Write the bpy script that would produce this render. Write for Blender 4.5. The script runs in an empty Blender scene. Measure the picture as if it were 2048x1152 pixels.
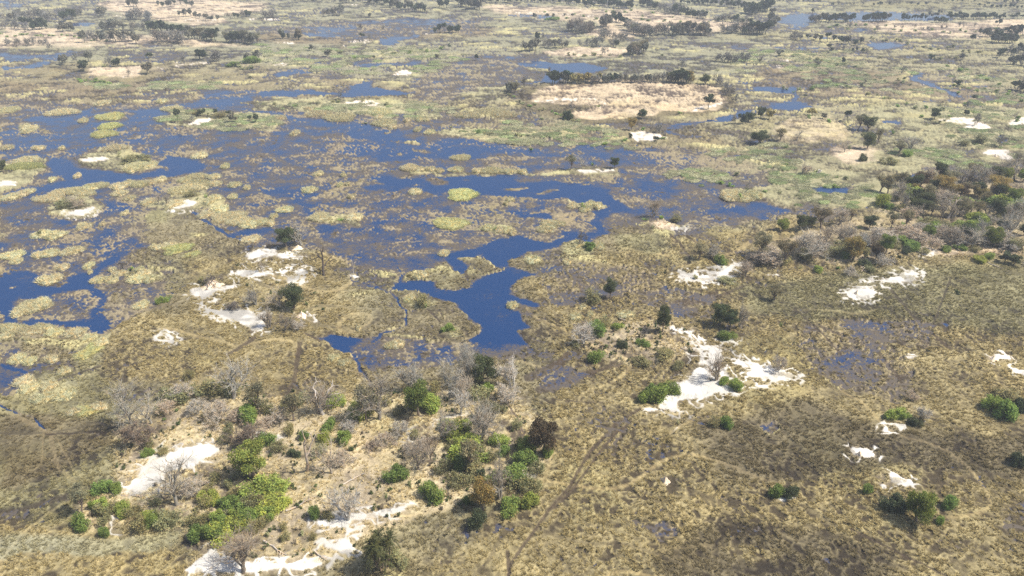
# Seasonally flooded delta seen from a light aircraft.
import bpy, math, random
import numpy as np

# ------------------------------------------------------------------ camera
H = 130.0                       # flying height in metres
PITCH = math.radians(26.9)      # below the horizon
F = 1490.0                      # focal length in photo pixels (2048 wide)
sc = bpy.context.scene
col = sc.collection
cam_d = bpy.data.cameras.new('camera'); cam = bpy.data.objects.new('camera', cam_d); col.objects.link(cam)
cam.location = (0, 0, H); cam.rotation_euler = (math.pi/2 - PITCH, 0, 0)
cam_d.sensor_width = 36; cam_d.lens = 36*F/2048; cam_d.clip_start = 1; cam_d.clip_end = 20000
sc.camera = cam
# ------------------------------------------------------------------ light
SUN_EL, SUN_AZ = math.radians(54), math.radians(97)     # azimuth clockwise from +Y (camera looks along +Y)
world = bpy.data.worlds.new('World'); sc.world = world; world.use_nodes = True
wn = world.node_tree.nodes; wl = world.node_tree.links
sky = wn.new('ShaderNodeTexSky'); sky.sky_type = 'NISHITA'; sky.sun_disc = False
sky.sun_elevation = SUN_EL; sky.sun_rotation = SUN_AZ; sky.dust_density = 2.5
bg = wn['Background']; bg.inputs['Strength'].default_value = 0.12
wl.new(sky.outputs[0], bg.inputs['Color'])
sd = bpy.data.lights.new('sun', 'SUN'); sd.energy = 4.7; sd.angle = math.radians(0.5); sd.color = (1.0, .94, .82)
sun = bpy.data.objects.new('sun', sd); col.objects.link(sun)
from mathutils import Vector, Matrix, Euler
svec = Vector((math.sin(SUN_AZ)*math.cos(SUN_EL), math.cos(SUN_AZ)*math.cos(SUN_EL), math.sin(SUN_EL)))
sun.rotation_euler = svec.to_track_quat('Z', 'Y').to_euler()
sc.view_settings.view_transform = 'Standard'; sc.view_settings.look = 'None'
sc.view_settings.exposure = 0.35; sc.view_settings.gamma = 1
sc.cycles.max_bounces = 4; sc.cycles.diffuse_bounces = 2; sc.cycles.glossy_bounces = 2
sc.cycles.transmission_bounces = 2; sc.cycles.transparent_max_bounces = 6; sc.cycles.volume_bounces = 0
sc.cycles.use_denoising = False

# ------------------------------------------------------------------ survey helpers
sP, cP = math.sin(PITCH), math.cos(PITCH)
def ground(u, v):
    """photo coordinate of a point on the plain -> metres on the plain (x, y) and distance along the view"""
    a = (np.asarray(u, float) - 1024)/F; b = (576 - np.asarray(v, float))/F
    t = H/(sP - b*cP)
    return a*t, (cP + b*sP)*t, t
def height_for(u, v, hpx):
    """metres of a vertical thing that stands at (u,v) and looks hpx tall"""
    x, y, t = ground(u, v); b = (576 - (v - hpx))/F
    # point (x, y, z): depth = y*cP + (H-z)*sP ; up = y*sP - (H-z)*cP ; up/depth = b
    # y sP - cP k = b (y cP + sP k), k = H - z
    k = (y*sP - b*y*cP)/(cP + b*sP)
    return float(H - k)

def _hash(ix, iy, seed):
    h = (ix.astype(np.int64)*374761393 + iy.astype(np.int64)*668265263 + seed*1442695041) & 0xffffffff
    h = ((h ^ (h >> 13))*1274126177) & 0xffffffff
    h = ((h ^ (h >> 16))*2246822519) & 0xffffffff
    return ((h ^ (h >> 15)) & 0xffffff)/float(0xffffff)
def vn(x, y, seed=0):
    xi = np.floor(x); yi = np.floor(y); fx = x - xi; fy = y - yi
    fx = fx*fx*(3-2*fx); fy = fy*fy*(3-2*fy)
    a = _hash(xi, yi, seed); b = _hash(xi+1, yi, seed); c = _hash(xi, yi+1, seed); d = _hash(xi+1, yi+1, seed)
    return ((a*(1-fx)+b*fx)*(1-fy) + (c*(1-fx)+d*fx)*fy).astype(np.float32)
def fbm(x, y, wl, octs=3, seed=0, gain=.5):
    s = 0; amp = 1; tot = 0; x = x/wl; y = y/wl
    for k in range(octs):
        ca, sa = math.cos(.6+k*1.1), math.sin(.6+k*1.1)
        s = s + amp*vn(x*ca - y*sa + 17.3*k, x*sa + y*ca - 9.1*k, seed*31+k); tot += amp
        amp *= gain; x = x*2.03; y = y*2.03
    return s/tot
def sstep(a, b, x):
    t = np.clip((x-a)/(b-a), 0, 1); return t*t*(3-2*t)

# ------------------------------------------------------------------ materials
def new_mat(name):
    m = bpy.data.materials.new(name); m.use_nodes = True
    return m, m.node_tree.nodes, m.node_tree.links, m.node_tree.nodes['Principled BSDF']
def mat_object_tint(name, rough=.75, tone_lo=.55, tone_hi=1.5, trans=0.0, spec=.2):
    """colour of the thing (object colour) times a per-leaf / per-twig tone"""
    m, n, l, p = new_mat(name)
    oi = n.new('ShaderNodeObjectInfo'); at = n.new('ShaderNodeAttribute'); at.attribute_name = 'tone'
    mr = n.new('ShaderNodeMapRange'); mr.inputs['To Min'].default_value = tone_lo; mr.inputs['To Max'].default_value = tone_hi
    l.new(at.outputs['Fac'], mr.inputs['Value'])
    mul = n.new('ShaderNodeVectorMath'); mul.operation = 'SCALE'
    l.new(oi.outputs['Color'], mul.inputs[0]); l.new(mr.outputs[0], mul.inputs['Scale'])
    # hue drift: some leaves yellower
    nz = n.new('ShaderNodeTexNoise'); nz.inputs['Scale'].default_value = .9; nz.inputs['Detail'].default_value = 2
    tc = n.new('ShaderNodeTexCoord'); l.new(tc.outputs['Object'], nz.inputs['Vector'])
    mx = n.new('ShaderNodeMix'); mx.data_type = 'RGBA'; mx.blend_type = 'MULTIPLY'
    mx.inputs['B'].default_value = (1.35, 1.08, .8, 1)
    mr2 = n.new('ShaderNodeMapRange'); mr2.inputs['From Min'].default_value = .45; mr2.inputs['From Max'].default_value = .7
    l.new(nz.outputs['Fac'], mr2.inputs['Value']); l.new(mr2.outputs[0], mx.inputs['Factor'])
    l.new(mul.outputs[0], mx.inputs['A']); l.new(mx.outputs['Result'], p.inputs['Base Color'])
    p.inputs['Roughness'].default_value = rough; p.inputs['Specular IOR Level'].default_value = spec
    if trans:
        td = n.new('ShaderNodeBsdfTranslucent'); l.new(mx.outputs['Result'], td.inputs['Color'])
        ms = n.new('ShaderNodeMixShader'); ms.inputs[0].default_value = trans
        l.new(p.outputs[0], ms.inputs[1]); l.new(td.outputs[0], ms.inputs[2])
        l.new(ms.outputs[0], n['Material Output'].inputs['Surface'])
    return m
M_LEAF = mat_object_tint('leaves', .6, .6, 1.45, .38, .25)
M_BARK = mat_object_tint('bark', .9, .75, 1.25, 0, .1)
M_REED = mat_object_tint('reed_grass', .85, .7, 1.3, .2, .1)

# ------------------------------------------------------------------ the map of the plain
GU = np.arange(-520, 2570, 2.0)
GV = np.concatenate([np.array([-150, -140, -130, -120, -110, -100, -90, -80, -70, -60]), np.arange(-54, 0, 3), np.arange(0, 1500, 2.0)])
UU, VV = np.meshgrid(GU, GV)            # rows run from far to near
NR, NC = UU.shape
GX, GY, GT = ground(UU, VV)
def row_of(v):
    return np.interp(v, GV, np.arange(NR))
def col_of(u):
    return (np.asarray(u, float) - GU[0])/2.0
def bilinear(A, u, v):
    r = np.clip(row_of(v), 0, NR-1.001); c = np.clip(col_of(u), 0, NC-1.001)
    ri = r.astype(int); ci = c.astype(int); fr = r-ri; fc = c-ci
    return (A[ri, ci]*(1-fc)+A[ri, ci+1]*fc)*(1-fr) + (A[ri+1, ci]*(1-fc)+A[ri+1, ci+1]*fc)*fr
def blur1(a, r, axis):
    if r < 1: return a
    k = 2*r+1; pad = [(0, 0), (0, 0)]; pad[axis] = (r+1, r)
    c = np.cumsum(np.pad(a, pad, mode='edge'), axis=axis, dtype=np.float64)
    if axis == 0: return ((c[k:]-c[:-k])/k).astype(np.float32)
    return ((c[:, k:]-c[:, :-k])/k).astype(np.float32)
def poly_mask(pts, soft):
    """(row slice, col slice, soft mask) of a patch of the plain outlined by surveyed corners"""
    P = np.asarray(pts, float); s = soft*2+6
    r0 = int(max(0, math.floor(row_of(P[:, 1].min()-s)))); r1 = int(min(NR, math.ceil(row_of(P[:, 1].max()+s))+1))
    c0 = int(max(0, math.floor(col_of(P[:, 0].min()-s*2)))); c1 = int(min(NC, math.ceil(col_of(P[:, 0].max()+s*2))+1))
    if r1 <= r0 or c1 <= c0: return None
    gu = GU[c0:c1][None, :]; gv = GV[r0:r1][:, None]
    ins = np.zeros((r1-r0, c1-c0), bool); n = len(P)
    for i in range(n):
        x1, y1 = P[i]; x2, y2 = P[(i+1) % n]
        if y1 == y2: continue
        cond = (gv >= min(y1, y2)) & (gv < max(y1, y2))
        xs = x1 + (gv-y1)*(x2-x1)/(y2-y1)
        ins ^= cond & (gu < xs)
    m = ins.astype(np.float32)
    rv = int(soft*.5/2); ru = int(soft/2)
    for _ in range(2):
        m = blur1(blur1(m, rv, 0), ru, 1)
    return slice(r0, r1), slice(c0, c1), m
def line_mask(pts, w):
    """soft mask of a trail or channel w photo pixels wide"""
    P = np.asarray(pts, float); s = w*2+4
    r0 = int(max(0, row_of(P[:, 1].min()-s))); r1 = int(min(NR, row_of(P[:, 1].max()+s)+2))
    c0 = int(max(0, col_of(P[:, 0].min()-s))); c1 = int(min(NC, col_of(P[:, 0].max()+s)+2))
    if r1 <= r0 or c1 <= c0: return None
    gu = GU[c0:c1][None, :]; gv = GV[r0:r1][:, None]
    d = np.full((r1-r0, c1-c0), 1e9)
    for (x1, y1), (x2, y2) in zip(P[:-1], P[1:]):
        dx, dy = x2-x1, y2-y1; L = dx*dx+dy*dy+1e-9
        t = np.clip(((gu-x1)*dx+(gv-y1)*dy)/L, 0, 1)
        d = np.minimum(d, np.hypot(gu-x1-t*dx, (gv-y1-t*dy)*1.3))
    return slice(r0, r1), slice(c0, c1), np.clip(1.0-(d-w*.5)/max(1.5, w*.5), 0, 1).astype(np.float32)
def pts(s):
    v = [float(q) for q in s.replace(';', ' ').replace(',', ' ').split()]
    return list(zip(v[0::2], v[1::2]))
# ---- surveyed patches. 'value soft | corners'
WATER = '''
.56 10 | 0,205 250,215 460,190 700,200 860,215 1000,240 1100,270 1400,300 1500,330 1500,400 1600,430 1400,450 1250,430 1150,500 900,520 800,560 720,540 640,500 500,500 480,480 380,410 300,430 260,520 330,560 340,600 280,640 215,675 0,680
.6 6 | 520,240 700,260 720,330 640,360 560,370 500,330
.62 6 | 540,400 800,405 900,400 1000,420 900,445 800,485 740,470 640,450 540,445
.62 6 | 700,430 830,430 880,470 800,500 740,480
.34 8 | 500,100 700,110 860,110 880,140 760,160 600,165 480,150
.5 5 | 520,58 640,44 800,38 960,40 960,60 860,70 700,75 560,66
.45 6 | 820,150 960,110 1060,120 1050,160 960,175 880,200 820,190
.34 8 | 900,225 1060,220 1200,245 1250,280 1100,285 960,260 880,240
.75 3 | 0,105 35,108 60,112 90,110 125,100 150,98 140,108 118,116 95,118 60,116 40,120 20,122 0,120
.95 3 | 0,133 30,135 60,128 90,120 115,121 85,130 50,138 20,142 0,143
.85 2 | 150,51 165,47 190,47 196,52 190,57 158,57
.8 2 | 12,12 30,9 60,5 92,2 60,8 45,14 20,16
.8 2 | 8,1 45,0 40,4 10,5
.45 3 | 5,148 70,146 60,152 10,158
.5 3 | 280,121 350,122 330,126 285,125
.45 3 | 200,92 310,92 300,96 220,97
.72 4 | 395,182 440,178 512,176 512,200 380,200
.45 4 | 250,194 330,190 400,195 390,205 260,205
.75 3 | 600,52 640,48 700,50 722,55 690,60 650,65 615,56
.82 3 | 612,66 660,64 675,70 650,73 620,70
.66 3 | 730,42 790,40 860,38 920,40 940,46 880,52 820,52 780,48 740,46
.95 3 | 755,80 790,70 830,72 800,80 785,90 765,88
.7 3 | 845,56 865,58 862,62 846,61
.6 3 | 930,68 960,70 955,75 935,73
.78 3 | 700,130 740,128 800,130 840,120 852,125 830,132 780,137 740,141 715,137
.78 3 | 535,145 580,138 620,138 600,146 560,148
.85 2 | 865,160 890,158 880,166 845,166
.72 2 | 915,148 945,150 930,153
.72 2 | 970,113 1010,110 1030,116 1000,118
.92 3 | 512,183 560,182 620,178 640,180 690,184 700,172 730,165 755,164 740,170 770,178 800,182 820,184 790,190 740,192 690,190 640,186 600,190 560,196 512,193
.95 3 | 1030,125 1060,123 1100,128 1150,127 1190,129 1220,142 1180,148 1140,152 1120,150 1085,142 1050,137 1030,133
.85 3 | 1080,150 1130,155 1110,165 1060,165 1085,158 1085,148
.85 2 | 1028,29 1080,30 1122,33 1100,38 1075,36 1040,34
.9 2 | 1375,90 1395,91 1390,95 1378,95
.6 2 | 1445,92 1510,93 1510,98 1450,97
.6 2 | 1285,148 1300,149 1290,152
.88 3 | 1560,34 1600,28 1660,30 1700,20 1760,26 1800,26 1860,28 1900,30 1920,37 1800,41 1760,46 1700,45 1660,40 1612,41 1608,48 1622,53 1590,51 1560,41
.8 2 | 1578,56 1600,56 1590,61
.8 2 | 1700,60 1740,65 1735,68 1712,67
.87 2 | 1632,74 1665,73 1660,78 1640,78
.9 3 | 1735,83 1790,82 1802,90 1770,98 1735,95 1730,90
.82 2 | 1797,84 1820,85 1818,90 1800,89
.92 2 | 1570,100 1585,98 1586,104 1572,105
.9 2 | 1590,95 1655,94 1655,98 1600,100
.7 2 | 1545,92 1567,92 1560,97
.85 3 | 1822,148 1835,148 1840,155 1860,162 1880,170 1892,178 1930,190 1950,196 1908,196 1888,188 1868,174 1830,160
.75 2 | 1945,178 1990,174 2002,178 1960,182
.95 3 | 1508,178 1540,178 1560,176 1602,177 1602,187 1570,189 1540,186 1510,187
.75 2 | 1578,190 1592,188 1594,205 1580,205
.9 3 | 50,235 100,232 150,225 170,222 190,228 160,238 100,247 50,244
.68 5 | 0,262 40,258 60,262 100,252 180,248 260,240 290,225 320,215 370,205 430,200 512,205 512,215 460,220 400,216 340,222 310,235 300,250 310,262 350,268 380,278 370,292 330,312 300,310 240,298 200,300 130,318 90,318 100,305 0,318
.85 3 | 250,236 290,224 340,212 400,202 470,196 512,198 512,206 430,212 360,216 310,232 280,242
.97 3 | 96,320 120,318 140,322 150,335 180,343 280,345 340,340 320,325 330,315 380,318 425,330 400,338 370,344 330,350 260,358 220,365 160,372 110,380 60,390 0,388 0,378 50,378 90,372 130,362 115,350 96,332
.8 3 | 0,262 60,262 80,275 120,285 60,282 0,277
.75 3 | 0,290 50,288 90,298 60,308 0,306
.55 4 | 200,382 300,376 285,392 215,393
.85 4 | 512,224 560,228 600,235 650,243 690,245 740,260 790,262 830,280 870,282 950,280 990,285 1024,291 1024,310 960,310 880,316 830,310 800,318 740,318 700,310 670,298 705,288 690,268 640,255 560,240 512,234
.96 3 | 735,354 780,352 830,355 870,350 930,348 980,352 1024,352 1050,360 1100,368 1160,370 1210,380 1222,395 1262,420 1230,428 1190,412 1140,402 1090,402 1024,397 960,390 950,380 900,380 870,387 850,378 810,377 760,384 712,380 760,367
.85 3 | 512,378 560,375 620,380 642,395 600,400 540,396
.5 3 | 540,338 600,333 610,340 560,346
.74 4 | 1024,294 1080,302 1130,308 1150,296 1190,295 1250,298 1300,300 1360,308 1420,315 1455,330 1430,335 1400,323 1330,320 1260,320 1200,318 1150,316 1080,313 1024,311
.97 2 | 1340,252 1380,245 1430,235 1480,222 1492,228 1460,239 1410,247 1370,253
.85 2 | 1345,260 1375,258 1372,264 1350,265
.74 4 | 1262,364 1300,360 1330,378 1355,392 1320,392 1280,380
.72 4 | 1180,366 1240,366 1250,378 1215,380
.42 3 | 1195,250 1242,252 1235,259
.93 2 | 1540,212 1570,207 1600,209 1620,220 1580,221 1545,217
.8 2 | 1545,222 1558,224 1550,228
.96 2 | 1765,242 1800,244 1806,248 1770,250
.95 1 | 1989,264 1998,268 2004,288 1995,282
.5 5 | 1600,366 1700,364 1710,386 1650,394 1600,384
1.0 2 | 1613,374 1630,370 1660,369 1684,372 1692,378 1682,386 1650,387 1622,382
.97 2 | 1782,342 1820,343 1827,348 1805,352 1785,349
.6 3 | 1835,336 1880,333 1885,337 1850,341
.87 3 | 222,408 245,400 276,408 262,422 240,431 218,429
.78 3 | 100,456 125,444 147,442 135,453 110,458
.42 5 | 0,450 60,448 60,460 0,462
.6 5 | 0,488 100,487 155,484 148,492 90,500 0,501
.74 5 | 148,482 170,472 210,466 250,465 262,475 302,490 280,499 245,502 240,515 205,512 165,502
.97 3 | 205,515 235,508 242,518 226,531 206,549 187,561 180,578 150,581 130,583 90,591 60,599 40,601 29,612 30,640 20,658 0,672 0,553 30,546 50,540 72,552 62,566 80,569 120,573 140,566 135,555 155,553 175,554 190,539 204,524
.55 5 | 75,520 150,512 175,540 150,556 80,556
.9 3 | 176,574 186,574 190,590 206,606 215,625 216,655 206,674 184,668 178,655 130,652 70,658 20,669 0,673 12,655 30,643 88,640 96,630 150,640 178,636 172,612
.5 5 | 90,605 180,604 178,640 95,640
.42 6 | 200,585 292,580 305,600 255,614 210,610
.5 5 | 300,540 352,542 335,556 305,556
.45 5 | 245,458 280,445 302,455 272,465
.87 3 | 450,466 475,460 500,454 536,456 547,468 500,473 480,470 462,478
.75 3 | 582,404 602,400 612,420 602,425
.82 3 | 624,454 642,457 668,450 663,468 645,482 636,474
.72 3 | 742,430 762,434 757,462 740,456
.98 2 | 1015,478 1040,475 1070,485 1110,487 1150,480 1158,490 1100,497 1060,503 1035,511 1016,522 1013,535 1030,543 1082,544 1052,553 1022,566 1012,580 1020,590 1050,596 1078,601 1062,613 1034,606 1021,614 1036,622 1042,640 1062,655 1038,664 1052,688 1010,697 960,690 925,682 958,668 952,642 926,623 914,606 880,591 850,583 800,580 775,581 790,568 830,565 870,560 890,572 915,577 940,570 965,555 1000,545 1006,540 985,540 978,525 960,518 930,515 908,519 925,525 931,538 920,546 900,541 890,531 888,520 905,508 950,492 985,485
.92 3 | 1005,423 1060,432 1092,430 1112,436 1116,441 1080,441 1035,438
.9 3 | 1124,454 1135,464 1160,470 1200,460 1226,462 1205,474 1190,487 1150,484 1130,470
.88 3 | 1196,400 1225,396 1262,420 1218,430 1200,440 1212,456 1200,462 1186,440
.78 4 | 1412,409 1470,417 1520,411 1580,419 1572,428 1532,431 1522,439 1500,433 1480,429 1440,421
.97 3 | 638,686 665,679 700,681 742,689 722,700 702,713 680,709 660,699
.55 7 | 740,676 900,685 1060,690 1000,720 850,735 740,745 695,722 700,700
.84 4 | 872,688 905,686 900,702 880,700
.55 6 | 0,688 40,690 60,740 55,765 30,795 0,795
.85 3 | 1590,672 1610,678 1648,690 1612,696
.68 4 | 1676,638 1720,645 1790,665 1834,680 1800,700 1770,717 1752,700 1778,680 1740,667 1700,656
.56 7 | 1730,715 1810,735 1790,795 1700,775 1640,750 1650,720
.9 2 | 1842,652 1866,664 1845,668
.9 2 | 1870,654 1898,657 1885,663
.45 6 | 1050,755 1130,722 1180,745 1100,785
.46 8 | 1360,605 1425,588 1432,610 1375,632
.5 6 | 1505,850 1560,845 1572,866 1530,882
.4 10 | 1590,640 1850,650 1870,700 1800,830 1640,770 1570,690
.48 6 | 1280,1040 1350,1035 1370,1070 1320,1080
.4 12 | 1100,500 1300,540 1440,600 1340,650 1260,600 1100,620 1060,560
.42 8 | 1400,300 1560,330 1560,380 1420,380
'''
CHANNEL = '''
.95 5 | 380,425 400,438 450,462 465,480 477,488
.9 3 | 302,362 312,372 322,380
.92 3 | 788,540 799,556 795,568 777,581
.92 3 | 720,563 750,575 775,585 790,600 803,625 805,642 798,657 775,670 742,690
.85 5 | 702,714 720,745 736,768
.95 7 | 0,731 30,742 56,753
.9 5 | 0,812 30,834 60,852 92,871
.85 3 | 1172,358 1190,375 1205,392
.8 3 | 1278,392 1300,412
.7 3 | 1180,370 1192,388
.8 3 | 1045,410 1050,425 1060,432
.8 3 | 640,478 660,462
.6 3 | 885,625 903,650
'''
# colour of the ground cover: name soft | corners
COVER = '''
pgreen 14 | -520,-150 2600,-150 2600,40 2000,90 1500,130 1300,160 1000,170 700,160 500,125 -520,130
pgreen 6 | 190,92 340,90 520,95 800,92 1000,85 1060,105 1000,130 700,125 480,120 300,115 200,118
khaki 10 | 1450,60 2048,60 2600,80 2600,330 1500,340 1420,230 1400,160
pgreen 8 | 1160,70 1536,70 1560,95 1540,150 1400,150 1250,140 1120,120 1090,118 1160,110
palg 4 | 880,178 1000,160 1020,180 1000,200 900,195 840,185
brown 6 | 540,60 800,55 960,50 1000,75 850,80 600,90 500,70
brown 10 | 0,160 200,170 380,165 420,180 250,200 0,210
brown 8 | 1536,130 1720,140 1900,160 2048,200 2048,225 1850,215 1620,195 1480,170
tan 6 | 960,8 1100,14 1250,19 1400,33 1530,50 1450,60 1300,64 1200,46 1100,38 980,25
tan 5 | 0,52 100,58 160,70 220,73 350,74 420,86 530,93 400,93 200,87 100,93 0,98
tan 5 | 200,0 400,-5 560,12 470,30 330,44 200,20
tan 3 | 290,35 400,38 470,42 440,50 330,44
tan 4 | 1190,45 1245,60 1300,72 1210,78 1170,66
tan 4 | 1660,44 1800,47 2048,40 2300,38 2300,65 1950,76 1850,76 1740,62
tan 3 | 1080,99 1180,96 1245,99 1240,113 1150,114 1090,106
tan 3 | 180,138 290,136 285,150 250,156 180,151 160,145
olive 14 | 1560,-20 1700,-20 1900,-15 2100,-20 2100,20 1700,18
darkm 4 | 1030,174 1110,163 1330,160 1440,166 1475,186 1460,212 1410,232 1270,250 1190,256 1130,245 1060,215 1030,195
pan 3 | 1075,178 1110,170 1200,165 1330,166 1420,171 1450,184 1442,205 1400,224 1330,229 1270,240 1200,246 1150,240 1160,222 1190,212 1150,208 1070,205 1045,190
straw 4 | 1560,242 1640,240 1700,258 1690,280 1620,290 1565,282 1545,262
tan 4 | 1680,292 1765,300 1750,328 1680,322 1660,305
palg 10 | 1740,200 2000,215 2600,230 2600,330 2048,330 1900,360 1760,340 1700,330 1790,290 1740,250
palg 5 | 1440,330 1740,345 1800,370 1720,420 1560,405 1470,385
gold 16 | 1050,560 1350,470 1600,440 2100,540 2600,600 2600,1600 900,1600 850,1152 1080,950 1090,800 1100,700
olive 12 | 1460,580 1700,540 2048,530 2700,540 2700,700 2048,680 1700,640 1500,640
olive 18 | -520,700 240,740 250,900 200,1000 100,1152 -520,1400
gold 14 | 220,640 620,620 720,600 740,800 400,800 220,760
gold 10 | 380,520 660,500 700,580 640,680 380,660
gold 16 | -520,1040 300,1060 420,1152 420,1500 -520,1500
darkm 10 | 0,840 220,850 250,900 120,960 0,1000
darkm 14 | 1380,860 1600,800 1800,860 2048,880 2600,880 2600,980 2048,960 1800,940 1600,960 1450,980
darkm 16 | 1450,1030 1650,1060 1800,1110 1760,1200 1350,1200 1300,1120
gold 10 | 1560,650 1650,640 1760,672 1730,692 1640,690
gold 8 | 1440,1090 1560,1100 1540,1130 1460,1125
rush 3 | 316,240 345,224 400,221 470,227 540,234 556,250 536,263 490,263 430,259 350,251
rush 3 | 155,326 200,302 250,295 300,313 322,335 262,341 190,339
rush 4 | 88,412 120,392 160,387 205,400 215,415 182,434 140,438 98,426
rush 4 | 288,404 330,390 400,377 445,395 432,416 340,422 300,414
rush 3 | 486,211 560,199 660,194 780,199 860,214 882,236 820,233 700,223 600,226 520,221
rush 3 | 860,261 940,257 1020,261 1095,280 1082,288 980,283 900,269
rush 2 | 1085,347 1160,334 1245,333 1248,346 1170,354 1100,353
rush 2 | 800,334 880,339 1000,340 1080,344 1080,350 980,350 820,344
rush 3 | 0,335 40,320 85,322 98,345 60,370 0,385
rush 3 | 625,438 660,428 720,432 718,446 660,448
rush 3 | 1140,404 1200,403 1212,414 1160,420
rush 3 | 1130,490 1180,482 1215,492 1190,508 1140,505
rush 3 | 955,456 1000,450 1030,462 990,470
rush 3 | 1440,385 1490,380 1535,390 1510,402 1455,400
rush 3 | 800,600 850,590 880,600 870,620 820,622
rush 3 | 870,655 910,650 920,668 885,672
rush 4 | 225,552 270,535 310,545 330,560 280,568
straw 10 | 240,855 330,800 440,800 560,790 700,800 850,780 1000,770 1040,800 1080,860 1075,930 1000,1000 830,1020 700,1110 560,1152 350,1180 400,1090 250,1045 160,1060 155,1010 240,970
straw 10 | 1150,690 1200,650 1300,640 1400,670 1395,712 1290,735 1190,715
wood 9 | 1780,372 2080,355 2600,350 2600,500 2080,500 1900,508 1720,520 1520,530 1500,505 1600,462 1750,440
tan 4 | 1835,500 2048,490 2300,490 2300,510 2048,512 1900,515
tan 4 | 1300,436 1360,440 1370,456 1310,452
olive 6 | 1230,470 1320,465 1350,490 1300,505 1240,500
olive 5 | 250,430 340,420 330,450 220,455
gold 6 | 40,455 130,470 90,495 20,485
palg 3 | 90,655 40,662 0,672 0,684 60,676 110,664
palg 4 | 160,690 215,670 212,725 180,735 150,730
palg 4 | 135,818 170,808 220,820 190,835 140,838
palg 5 | 30,770 110,745 160,780 130,805 50,805
lgrey 6 | 0,1085 120,1072 380,1068 330,1095 100,1110 0,1120
'''
COLS = dict(khaki=(.245, .222, .135), pgreen=(.225, .213, .14), palg=(.275, .255, .15), brown=(.19, .155, .10), tan=(.51, .41, .29), pan=(.45, .36, .245),
            straw=(.42, .35, .21), olive=(.21, .19, .105), gold=(.275, .228, .12), rush=(.32, .295, .17), darkm=(.15, .125, .075), wood=(.29, .24, .145),
            green=(.235, .235, .11), lgrey=(.25, .235, .155), marsh=(.205, .175, .105))
TUFTY = dict(khaki=.55, pgreen=.35, palg=.5, brown=.4, tan=.3, pan=.8, straw=.5, olive=.6, gold=.8, rush=.5, darkm=.7, wood=.7, green=.5, lgrey=.3, marsh=.6)
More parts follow.
